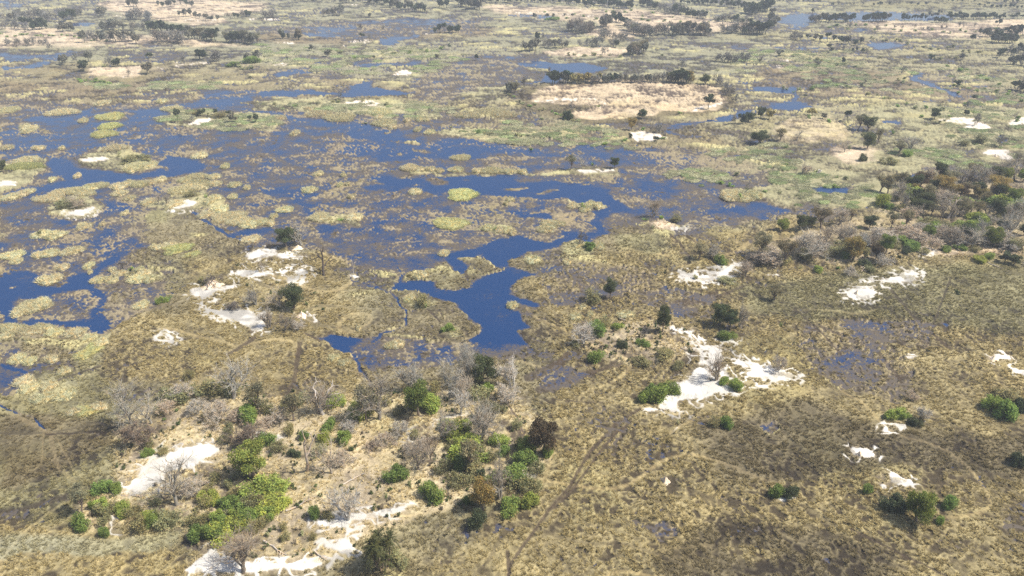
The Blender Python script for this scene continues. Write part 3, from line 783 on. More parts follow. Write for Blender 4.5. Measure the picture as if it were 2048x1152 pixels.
# Every prototype is about 10 m wide and 10 m high, standing at the origin.
def proto_leafy(seed, nleaf, far=False, shape='round', sparse=False):
    rng = np.random.default_rng(seed); tr = MB(); cr = tr if far else MB()
    lm = 1 if far else 0
    nb = 7 if far else 15
    blobs = []
    zlo, zhi = (.36, .8)
    for i in range(nb):
        a = rng.uniform(0, 2*math.pi); q = rng.uniform(.0, 1)**.6
        z = rng.uniform(zlo, zhi)*10
        if shape == 'umbrella': z = rng.uniform(.62, .84)*10; rr = 3.7*q
        elif shape == 'tall': rr = 2.6*q
        elif shape == 'wide': z = rng.uniform(.35, .72)*10; rr = 3.9*q
        else: rr = 3.3*q*math.sqrt(max(.15, 1-((z-5.6)/4.2)**2))
        blobs.append((np.array([rr*math.cos(a), rr*math.sin(a), z]), rng.uniform(1.2, 2.1)*(.85 if shape == 'umbrella' else 1)))
    lean = rng.normal(size=2)*.5
    base = np.array([0, 0, -.3]); fork = np.array([lean[0], lean[1], rng.uniform(2.0, 3.0)])
    bt = .35
    tube(tr, [base, base*.5+fork*.5+[.1, .05, 0], fork], [.42, .32, .28], 4 if far else 8, bt)
    for c, r in blobs[:(3 if far else 12)]:
        midp = (fork+c)*.5 + np.array([0, 0, -.4]) + rng.normal(size=3)*.3
        tube(tr, [fork - [0, 0, .25], midp, c], [.2, .13, .05], 3 if far else 5, bt)
    per = nleaf//nb
    for c, r in blobs:
        P = blob_points(c, r*(1.15 if far else 1.0), per, rng, .35 if not sparse else .1)
        P = P + rng.normal(size=P.shape)*.22
        t = np.clip(.5 + rng.normal()*.18 + rng.normal(size=per)*.2, 0, 1)
        leaves(cr, P, (1.25 if far else .36), rng, t, lm)
    if far: return [('tree', tr.mesh('far_leafy_tree', [M_BARK, M_LEAF]))]
    return [('trunk', tr.mesh('trunk', [M_BARK])), ('crown', cr.mesh('crown', [M_LEAF]))]
def proto_bare(seed, maxd=4, far=False, snag=False, vase=True):
    rng = np.random.default_rng(seed); out = []
    nst = 2 if (rng.random() < .4 and not far and not snag) else 1
    for s in range(nst):
        d = np.array([rng.normal()*.12, rng.normal()*.12, 1.0]) + (0 if nst == 1 else np.array([(-.35, .35)[s], rng.normal()*.2, 0]))
        branchset(rng, np.array([s*.3, 0, -.3]), d, 2.8, .34, 0, maxd, out, spread=.66 if not snag else .75, up=.10, wob=.10 if not snag else .2,
                  child=(3, 5) if not snag else (2, 3), shrink=.78 if not snag else .7)
    A = np.concatenate([P for P, R, d in out]); zx = A[:, 2].max(); r = np.percentile(np.hypot(A[:, 0], A[:, 1]), 96)
    sx = 5.0/max(r, .5); sz = 10/zx
    tr = MB(); tw = MB()
    for P, R, d in out:
        P = P*[sx, sx, sz]; thick = 1.0
        if far: R = np.maximum(R, .11)
        elif snag: R = np.maximum(R*1.15, .05)
        else: R = np.maximum(R, .026)
        if far: tube(tr, P[[0, 2, 4]], R[[0, 2, 4]], 3, .5)
        elif d <= 2: tube(tr, P, R*1.25, 6 if d < 2 else 4, .45)
        else: tube(tw, P[[0, 2, 4]], R[[0, 2, 4]], 3, rng.uniform(.3, .9))
    if far:
        E = np.array([P[-1]*[sx, sx, sz] for P, R, d in out if d >= maxd-1])
        q_ = 260; E = E[rng.integers(0, len(E), q_)]; leaves(tr, E+rng.normal(size=(q_, 3))*.55, .75, rng, rng.uniform(.1, .95, q_), 0)
        return [('tree', tr.mesh('far_bare_tree', [M_BARK]))]
    if not snag:      # the fine spray of twigs at the branch ends
        E = np.array([P[-1]*[sx, sx, sz] for P, R, d in out if d >= maxd-1]); D = np.array([(P[-1]-P[-2]) for P, R, d in out if d >= maxd-1])
        D /= np.linalg.norm(D, axis=1)[:, None]
        k = 2; E = np.repeat(E, k, 0); D = np.repeat(D, k, 0)*1.0 + rng.normal(size=(len(E), 3))*.55
        D /= np.linalg.norm(D, axis=1)[:, None]; L = rng.uniform(.5, 1.1, len(E))[:, None]
        side = np.cross(D, rng.normal(size=D.shape)); side /= np.linalg.norm(side, axis=1)[:, None]
        E = E + rng.normal(size=E.shape)*.12
        V = np.stack([E-side*.022, E+side*.022, E+D*L], 1).reshape(-1, 3); i = np.arange(len(E))*3
        tw.add(V, np.stack([i, i+1, i+2], 1), np.repeat(rng.uniform(.3, 1, len(E)), 3))
    return [('trunk', tr.mesh('trunk', [M_BARK])), ('twigs', tw.mesh('twigs', [M_BARK]))]
def proto_bush(seed, nleaf, far=False, loose=False):
    rng = np.random.default_rng(seed); st = MB(); cr = st if far else MB(); lm = 1 if far else 0
    nb = 4 if far else 19; blobs = []
    for i in range(nb):
        a = rng.uniform(0, 2*math.pi); q = rng.uniform(0, 1)**.5*4.2*(.75+.25*math.sin(2*a+seed))
        h = rng.uniform(.25, 1.0)*(1-.45*(q/5)**2)*8.2
        blobs.append((np.array([q*math.cos(a), q*math.sin(a), h*.72+.8]), rng.uniform(.8, 1.75)))
    for c, r in blobs:
        tube(st, [np.array([c[0]*.15, c[1]*.15, -.4]), c*[.6, .6, .5], c], [.2, .14, .06], 3 if far else 4, .4)
    per = nleaf//nb
    for c, r in blobs:
        P = blob_points(c, r*1.1, per, rng, .2 if loose else .4, 1.05) + rng.normal(size=(per, 3))*.32
        # foliage reaches the ground
        k = per//3; P[:k, 2] *= rng.uniform(.1, .8, k); P[:, 2] = np.maximum(P[:, 2], .1)
        t = np.clip(.5 + rng.normal()*.2 + rng.normal(size=per)*.2, 0, 1)
        leaves(cr, P, 1.2 if far else .5, rng, t, lm)
    if far: return [('bush', st.mesh('far_bush', [M_BARK, M_LEAF]))]
    return [('stems', st.mesh('stems', [M_BARK])), ('foliage', cr.mesh('foliage', [M_LEAF]))]
def proto_twigbush(seed):
    rng = np.random.default_rng(seed); out = []
    for s in range(7):
        a = rng.uniform(0, 2*math.pi)
        branchset(rng, np.array([.3*math.cos(a), .3*math.sin(a), -.2]), np.array([math.cos(a)*.9, math.sin(a)*.9, .9]), 2.6, .14, 0, 3, out, .6, .12, .16, (3, 4), .8)
    A = np.concatenate([P for P, R, d in out]); sx = 5/np.percentile(np.hypot(A[:, 0], A[:, 1]), 96); sz = 10/A[:, 2].max()
    tr = MB(); tw = MB()
    for P, R, d in out:
        P = P*[sx, sx, sz]; tube(tr if d < 1 else tw, P[[0, 2, 4]], np.maximum(R, .05)[[0, 2, 4]], 4 if d < 1 else 3, rng.uniform(.3, .9))
    E = np.array([P[-1]*[sx, sx, sz] for P, R, d in out if d >= 2]); k = 8; E = np.repeat(E, k, 0)
    D = rng.normal(size=E.shape); D[:, 2] = np.abs(D[:, 2]); D /= np.linalg.norm(D, axis=1)[:, None]
    side = np.cross(D, rng.normal(size=D.shape)); side /= np.linalg.norm(side, axis=1)[:, None]
    V = np.stack([E-side*.06, E+side*.06, E+D*rng.uniform(.6, 1.4, len(E))[:, None]], 1).reshape(-1, 3); i = np.arange(len(E))*3
    tw.add(V, np.stack([i, i+1, i+2], 1), np.repeat(rng.uniform(.2, 1, len(E)), 3))
    return [('stems', tr.mesh('stems', [M_BARK])), ('twigs', tw.mesh('twigs', [M_BARK]))]
def proto_palm(seed, nst=11, single=False):
    rng = np.random.default_rng(seed); tr = MB(); fr = MB()
    for s in range(nst):
        a = rng.uniform(0, 2*math.pi); q = 0 if single else rng.uniform(0, 1)**.6*3.0
        top = np.array([q*math.cos(a), q*math.sin(a), rng.uniform(4.5, 7.8)*(1-.09*q) if not single else 8.0])
        b = top*[.45, .45, 0] + [0, 0, -.3]
        tube(tr, [b, (b+top)*.5 + rng.normal(size=3)*.15, top], [.24, .19, .17], 6, .4)
        nf = 34
        for k in range(nf):
            az = rng.uniform(0, 2*math.pi); el = rng.uniform(-.5, 1.35); L = rng.uniform(1.9, 2.9) if not single else 1.6
            d = np.array([math.cos(az)*math.cos(el), math.sin(az)*math.cos(el), math.sin(el)])
            t = np.linspace(0, 1, 7); P = top + d*L*t[:, None]; P[:, 2] -= 1.1*t**2.2
            tube(fr, P[[0, 3, 6]], [.04, .03, .015], 3, .6)
            m_ = 9; tt = rng.uniform(.15, 1, m_*2); C = top + d*L*tt[:, None]; C[:, 2] -= 1.1*tt**2.2
            sd_ = np.cross(d, [0, 0, 1.]); sd_ /= np.linalg.norm(sd_)+1e-6; sg = np.where(np.arange(m_*2) % 2, 1, -1)[:, None]
            tip = C + sd_*sg*.55*(1.1-tt[:, None]*.6) + d*.4 - [0, 0, .18]; w = np.cross(tip-C, [0, 0, 1.]); w /= np.linalg.norm(w, axis=1)[:, None]+1e-6
            V = np.stack([C-w*.06, C+w*.06, tip], 1).reshape(-1, 3); i = np.arange(m_*2)*3
            fr.add(V, np.stack([i, i+1, i+2], 1), float(np.clip(.55+rng.normal()*.22, 0, 1)))
    return [('stems', tr.mesh('stems', [M_BARK])), ('fronds', fr.mesh('fronds', [M_LEAF]))]
def proto_log(seed):
    """a fallen bleached trunk, 10 m long along x"""
    rng = np.random.default_rng(seed); a = MB(); b = MB()
    x = np.linspace(-5, 5, 9); P = np.stack([x, np.cumsum(rng.normal(size=9)*.25), .28+.25*rng.random(9)], 1)
    tube(a, P, np.linspace(.34, .1, 9), 7, .6)
    for k in range(6):
        i = rng.integers(3, 8); d = np.array([rng.uniform(.5, 1.2), rng.choice([-1, 1])*rng.uniform(.4, 1.1), rng.uniform(.05, .7)]); L = rng.uniform(1, 2.6)
        Q = P[i] + d*np.linspace(0, 1, 4)[:, None]*L + rng.normal(size=(4, 3))*.1; Q[0] = P[i]; Q[:, 2] = np.maximum(Q[:, 2], .1)
        tube(b, Q, np.linspace(.15, .04, 4), 5, .6)
    return [('stem', a.mesh('stem', [M_BARK])), ('boughs', b.mesh('boughs', [M_BARK]))]
def proto_mound(seed):
    rng = np.random.default_rng(seed); mb = MB(); nr, ns = 9, 22; V = []
    for i in range(nr):
        t = i/(nr-1); r = 5*(1-t)**.8*(1+0*t); z = 3.4*t**1.5
        for j in range(ns):
            a = j*2*math.pi/ns; k = 1+.25*math.sin(a*3+seed)+.18*rng.normal()*(1-t)
            V.append((r*k*math.cos(a)+.4*t, r*k*math.sin(a), z*(1+.15*rng.normal()) - (.4 if i == 0 else 0)))
    f = [(i*ns+j, i*ns+(j+1) % ns, (i+1)*ns+(j+1) % ns, (i+1)*ns+j) for i in range(nr-1) for j in range(ns)]
    mb.add(V, f, rng.uniform(.3, .9, len(V)))
    return [('mound', mb.mesh('termite_mound', [M_BARK]))]
def proto_islet(seed, R, nblade, hgt=1.1):
    """a floating cushion of reed grass: a lumpy mat of standing blades, R metres across the half width"""
    rng = np.random.default_rng(seed); mb = MB(); nr, ns = 8, 30; ph = rng.uniform(0, 6.3, 4)
    def outline(a): return 1 + .10*np.sin(2*a+ph[0]) + .09*np.sin(3*a+ph[1]) + .06*np.sin(5*a+ph[2]) + .04*np.sin(9*a+ph[3])
    def top(x, y, rr): return hgt*.62*(1-rr**5)*(.8+.4*vn(x/1.6, y/1.6, seed)) - .1
    V = []
    for i in range(nr):
        rr = 1-i/(nr-1) if i < nr-1 else .001
        for j in range(ns):
            a = j*2*math.pi/ns; o = R*rr*outline(a); x, y = o*math.cos(a), o*math.sin(a)
            V.append((x, y, -.35 if i == 0 else float(top(np.array(x), np.array(y), rr))))
    f = [(i*ns+j, i*ns+(j+1) % ns, (i+1)*ns+(j+1) % ns, (i+1)*ns+j) for i in range(nr-1) for j in range(ns)]
    mb.add(V, f, rng.uniform(.3, .7, len(V)))
    a = rng.uniform(0, 2*math.pi, nblade); rr = np.sqrt(rng.uniform(0, 1, nblade)); edge = rng.random(nblade) < .3; rr[edge] = rng.uniform(.85, 1.06, edge.sum())
    x = R*rr*outline(a)*np.cos(a); y = R*rr*outline(a)*np.sin(a)
    z = top(x, y, np.minimum(rr, 1)); z[rr > 1] = -.1
    clump = vn(x/1.1, y/1.1, seed+3)
    h = hgt*(.25+.75*clump)*rng.uniform(.6, 1.2, nblade); lean = rng.normal(size=(nblade, 2))*.28*hgt + np.stack([np.cos(a), np.sin(a)], 1)*(.35*rr**4*hgt)[:, None]
    wd = rng.normal(size=(nblade, 2)); wd /= np.linalg.norm(wd, axis=1)[:, None]; w = .10*max(1, R/6)
    B = np.stack([x, y, z-.1], 1); W_ = np.concatenate([wd*w, np.zeros((nblade, 1))], 1); T = B + np.stack([lean[:, 0], lean[:, 1], h], 1)
    Vb = np.stack([B-W_, B+W_, T], 1).reshape(-1, 3); i = np.arange(nblade)*3
    mb.add(Vb, np.stack([i, i+1, i+2], 1), np.repeat(np.clip(.25+.6*clump+rng.normal(size=nblade)*.12, 0, 1), 3))
    return [('islet', mb.mesh('grass_islet', [M_REED]))]

PROTO = {}
def protos():
    for i in range(4): PROTO.setdefault('leafy', []).append(proto_leafy(10+i, 7000, shape=['round', 'wide', 'round', 'tall'][i]))
    for i in range(2): PROTO.setdefault('thin', []).append(proto_leafy(20+i, 2300, shape=['umbrella', 'round'][i], sparse=True))
    for i in range(5): PROTO.setdefault('bare', []).append(proto_bare(30+i))
    for i in range(3): PROTO.setdefault('snag', []).append(proto_bare(40+i, 3, snag=True))
    for i in range(5): PROTO.setdefault('bush', []).append(proto_bush(50+i, 5200))
    for i in range(3): PROTO.setdefault('loose', []).append(proto_bush(60+i, 1700, loose=True))
    for i in range(3): PROTO.setdefault('twig', []).append(proto_twigbush(70+i))
    for i in range(2): PROTO.setdefault('scrub', []).append(proto_bush(115+i, 240, loose=True, far=True))
    PROTO['palm'] = [proto_palm(80)]; PROTO['fanpalm'] = [proto_palm(81, 1, True)]
    for i in range(3): PROTO.setdefault('log', []).append(proto_log(85+i))
    for i in range(2): PROTO.setdefault('mound', []).append(proto_mound(88+i))
    for i in range(5): PROTO.setdefault('f_leafy', []).append(proto_leafy(90+i, 560, far=True, shape=['round', 'wide', 'round', 'umbrella', 'tall'][i]))
    for i in range(4): PROTO.setdefault('f_bare', []).append(proto_bare(100+i, 3, far=True))
    for i in range(3): PROTO.setdefault('f_bush', []).append(proto_bush(110+i, 260, far=True))
    for i in range(3): PROTO.setdefault('islet_s', []).append(proto_islet(120+i, 3.0, 700, 1.2))
    for i in range(3): PROTO.setdefault('islet_m', []).append(proto_islet(130+i, 7.0, 2600, 1.2))
    for i in range(2): PROTO.setdefault('islet_l', []).append(proto_islet(140+i, 14.0, 8000, 1.2))
protos()
ROWW = {'islet_s': 6.0, 'islet_m': 14.0, 'islet_l': 28.0}
# ------------------------------------------------------------------ what stands where: kind, photo foot point, height and width
PLANTS = '''
B 936 780 90 58; D 966 773 62 60; W 1024 779 62 56; B 901 802 78 52; B 828 792 60 76; G 838 836 62 60; N 760 844 84 84; S 648 834 68 84; B 640 832 55 70
O 588 846 55 50; b 503 845 38 52; b 658 861 20 38; y 652 887 18 38; b 688 890 28 40; b 533 892 25 46; S 614 946 95 72; W 923 834 48 42; B 886 884 58 48; N 861 931 70 38
B 962 882 66 74; O 974 850 45 50; y 997 892 20 46; g 1020 806 32 52; B 264 852 78 64; B 305 852 52 56; t 285 888 42 74; B 468 802 82 90; o 436 785 38 60; g 436 848 38 60
g 397 830 28 38; t 494 890 48 62; o 450 890 18 32; b 207 990 28 44; b 236 989 22 30; O 165 1033 50 48; b 164 1060 30 44; b 211 1073 20 26; b 189 1022 25 22; o 208 1036 30 40; o 213 1052 22 30
B 356 1016 86 92; b 298 917 18 24; o 328 913 16 30; o 432 965 24 32; o 459 980 26 26; o 412 1020 26 38; o 424 990 22 32; o 312 1016 30 28; d 306 1030 14 24; o 281 1060 40 50; b 312 1055 28 36; o 352 1050 22 52
Y 508 960 66 70; y 530 994 38 88; b 398 1082 40 44; b 428 1078 52 48; y 440 1050 34 40; b 470 1030 34 52; b 500 1048 28 44; y 520 1040 22 34; b 455 1018 26 40; d 480 1060 22 36; o 412 1048 24 34; g 462 1038 18 28; N 488 1148 72 92; o 517 1066 26 38; g 390 990 30 50; o 470 1000 22 40
b 793 962 32 50; N 838 945 56 62; b 866 998 34 60; O 940 945 60 62; o 885 950 38 42; d 962 965 35 32; o 922 978 28 50; B 1001 999 80 64; A 965 1022 60 52; d 952 1053 36 48; b 936 1008 18 28
b 1020 1024 34 52; y 1062 1015 30 44; o 1062 988 46 50; o 1072 950 30 38; K 1082 912 74 62; b 1095 914 24 30; P 768 1138 94 84; o 800 1132 30 50; W 697 1046 64 76; b 630 1038 26 32; o 656 1042 22 34
b 773 1000 16 22; B 665 952 60 62; o 567 1064 20 20; o 571 1085 20 28; o 603 1075 14 16; o 626 1085 20 20; o 536 1078 12 16; o 700 905 14 20; g 740 905 16 26; g 800 880 30 44; g 770 900 30 40; o 830 880 20 30; o 905 905 24 36
g 720 1000 12 18; o 345 800 30 44; g 370 800 34 48; o 380 760 22 30; o 560 905 22 40; d 590 915 18 30; o 640 915 26 36; g 690 935 24 40; o 745 830 24 40; o 800 830 22 36; o 870 790 24 36; g 920 790 26 40; b 975 785 18 30
o 1000 830 22 34; o 930 870 24 38; b 900 880 20 30; g 850 905 28 40; g 820 915 26 38; o 1035 860 22 30; o 1040 900 26 34; b 1010 915 22 30; o 985 925 24 36; b 925 940 22 34; o 905 965 22 34; o 980 1000 20 30; o 395 1050 26 40; b 440 1060 30 50
o 520 1020 30 44; b 540 1040 24 40; o 555 1010 20 30; o 480 960 20 32; o 580 870 24 36; b 610 880 18 30; g 560 850 30 44; o 540 830 28 40; g 480 850 26 40; o 460 870 24 36; g 530 860 20 34; g 335 830 26 40; o 300 900 22 34; g 700 870 24 40
W 1167 690 46 52; b 1192 672 34 46; o 1150 694 14 32; b 1192 722 26 38; d 1244 698 18 24; o 1222 690 16 20; b 1285 695 13 30; o 1328 718 24 52; o 1280 732 22 42; o 1243 724 16 22; o 1355 738 18 32; o 1210 640 14 24; b 1235 660 14 26; o 1205 655 18 34
D 1325 668 56 33; s 1290 680 20 13; b 1290 806 24 36; b 1316 800 38 50; b 1342 788 28 40; b 1300 785 20 24; N 1433 763 54 54; b 1447 770 16 26; b 1470 780 24 32; d 1420 763 12 22; o 1428 853 18 38; b 1452 856 24 30; o 1356 850 12 22
D 1440 652 52 48; D 1460 658 40 34; B 1478 656 60 28; b 1453 679 20 36; g 1555 744 30 38; y 1788 836 24 40; b 1804 838 18 30; d 1828 852 18 28; g 1845 838 26 32; g 1820 800 20 26; d 1765 842 12 22
b 1985 822 34 50; b 2012 836 40 56; o 2004 800 26 62; d 2038 825 30 40; b 1562 655 14 22; b 1550 992 24 40; d 1580 996 22 38; b 1733 988 24 24; d 1785 1022 46 52; G 1833 1048 62 60; b 1878 1048 22 22; b 1900 1018 26 38; d 2034 930 28 42
D 573 497 44 42; B 602 490 46 48; D 592 487 34 28; T 648 553 56 58; D 588 618 46 60; B 560 618 40 54; B 512 611 44 48; b 607 628 12 24; T 427 572 16 34; o 408 568 14 28; N 523 545 28 18; S 708 552 40 14; N 540 657 45 42; N 570 663 42 42; g 600 660 20 30; t 470 622 16 30
b 682 443 12 30; o 128 416 18 42; B 155 418 26 42; o 150 415 16 36; B 318 411 26 26; B 334 411 26 24; b 412 396 12 22; o 385 393 12 32; o 395 400 8 20; o 83 472 14 18; s 250 540 18 24; b 262 542 10 18; b 325 606 16 26; b 340 598 14 24
o 845 612 34 38; b 852 616 16 22; b 895 662 16 30; b 990 462 12 26; b 1166 417 18 13; s 1163 491 22 18; b 1178 500 16 32; o 1186 606 34 48; D 1220 597 42 34; B 1308 434 40 36; b 1290 440 12 26; b 1322 438 10 16; o 1352 443 18 36; o 1306 458 12 28
O 1397 522 34 46; g 1425 515 30 32; b 1440 528 20 30; G 1563 463 26 28; D 1600 464 34 26; D 1618 462 26 28; O 1523 512 44 50; t 1510 532 28 38; N 1490 555 30 46; d 1328 548 16 22; B 1343 548 24 15; o 1456 567 10 44; O 1548 603 32 46
U 1641 460 42 54; B 1680 452 34 46; B 1680 491 44 50; N 1604 502 40 36; B 1618 521 58 70; U 1566 530 52 50; B 1583 524 40 26; A 1704 523 55 52; B 1722 505 40 48; G 1770 513 42 36; D 1738 462 28 32; y 1634 545 16 28; b 1676 540 8 12; d 1728 536 16 28; g 1700 555 18 26
K 1750 525 34 36; g 1768 534 24 38; y 1718 461 8 26; O 1760 385 38 42; y 1763 413 30 40; N 1797 408 36 40; K 1838 376 34 36; A 1856 366 26 28; A 1884 392 38 46; D 1832 382 30 28; O 1905 375 28 42; D 1850 418 30 46; D 1828 405 20 24; N 1882 420 40 52
S 1894 441 50 50; S 1908 438 28 32; B 1960 378 46 52; A 1992 392 40 52; N 2028 362 46 62; N 2046 345 40 40; G 2024 412 34 34; O 1968 415 32 36; O 1946 398 30 26; B 1961 473 36 38; B 2015 480 56 48; D 1930 490 42 44; N 1895 492 44 44; b 1868 468 26 36; b 1842 444 12 26
O 1779 465 38 34; b 1820 502 20 42; g 1858 498 24 46; d 1810 510 14 26; d 1994 496 18 32; b 2024 498 20 32; D 2045 476 30 26; D 2000 470 22 26; b 1918 502 14 26; g 1965 482 16 32; y 1958 524 12 36; b 1978 517 14 26; D 2008 527 20 26; D 2026 531 24 28; S 2042 537 30 18; d 1913 590 14 15
O 1560 283 28 36; D 1518 288 30 46; D 1485 250 20 22; D 1498 245 24 26; D 1520 238 22 20; A 1538 240 20 20; B 1593 284 24 28; b 1570 296 10 28; O 1715 260 34 36; D 1735 262 34 34; D 1695 245 20 16; A 1625 233 14 20; b 1620 240 8 16; O 1645 240 10 16; b 1660 247 8 18
D 1733 300 36 38; O 1755 290 34 26; d 1725 325 20 22; B 1688 307 28 24; O 1795 308 26 42; B 1820 300 32 38; b 1813 313 14 28; o 1775 330 20 38; B 1606 350 26 38; D 1868 240 24 24; B 1953 252 22 16; B 1932 220 16 12; b 1842 236 8 16; o 1960 288 22 42; B 2003 295 20 24; o 1928 292 14 28; b 1786 268 14 24; b 2036 245 18 16; B 2030 240 24 18
O 1141 341 30 32; B 1163 338 30 26; D 1229 338 24 24; D 1284 238 24 24; A 1263 262 28 22; D 1416 220 20 22; D 1422 206 14 18; d 1135 240 20 28; B 1140 225 16 12; F 1197 215 20 10; b 1197 217 8 20; b 1148 286 8 20; d 1258 278 14 16; b 1325 282 6 18; b 1288 262 6 16; B 1320 268 20 18; B 1470 250 16 16; b 1358 229 6 14
o 1473 352 12 16; b 1481 397 14 16; B 1490 390 20 12; b 957 270 14 14; b 590 216 10 26; b 676 207 8 20; B 681 200 16 9; b 986 341 6 10; o 730 248 4 16; o 925 235 5 12; o 903 255 4 12; D 355 246 22 15; o 362 249 14 20; B 384 247 14 14; D 401 233 12 16; o 420 235 14 14; O 465 246 20 22; o 495 259 8 22
b 226 249 5 18; o 60 322 6 16; D 8 346 28 22; o 260 322 12 42; o 250 330 8 40; o 240 310 8 26; N 1520 130 14 12; b 1185 330 10 20; o 1085 240 6 16; o 1030 290 6 14; b 1210 290 8 18; b 1060 300 6 14; D 1310 285 8 16; b 1250 285 8 16
O 1700 445 26 36; b 1690 520 14 26; o 1650 552 10 22; o 1740 545 14 26; o 1790 500 16 30; b 1800 490 18 32; g 1830 470 20 34; o 1845 510 14 26; b 1890 505 14 28; o 1945 505 14 28; b 1805 455 14 26; g 1815 440 22 34; N 1870 410 30 36; O 1925 420 26 34; N 1940 430 28 34; g 1985 450 18 30; B 2040 440 34 34; b 2030 415 12 26; o 1985 415 12 30
D 1868 388 28 32; A 1902 400 30 36; N 1980 365 34 40; B 2010 345 30 34; N 2040 395 34 40; O 2035 330 26 30; b 1775 420 16 30; o 1800 425 18 32; N 1830 440 30 38; B 1910 355 26 32; O 1790 372 26 36; D 1812 375 24 30; N 1935 372 26 32; K 1920 398 28 34; A 1958 400 24 30
o 1655 500 16 26; g 1640 508 18 28; o 1730 510 18 28; B 1655 480 30 36; B 1700 480 30 36; N 1735 500 32 36; g 1560 545 14 26; o 1600 540 12 22; o 1480 400 8 18; o 1700 340 10 20; g 1640 350 10 18; o 1390 560 10 18; g 1460 530 14 24; o 1500 520 14 24
'''
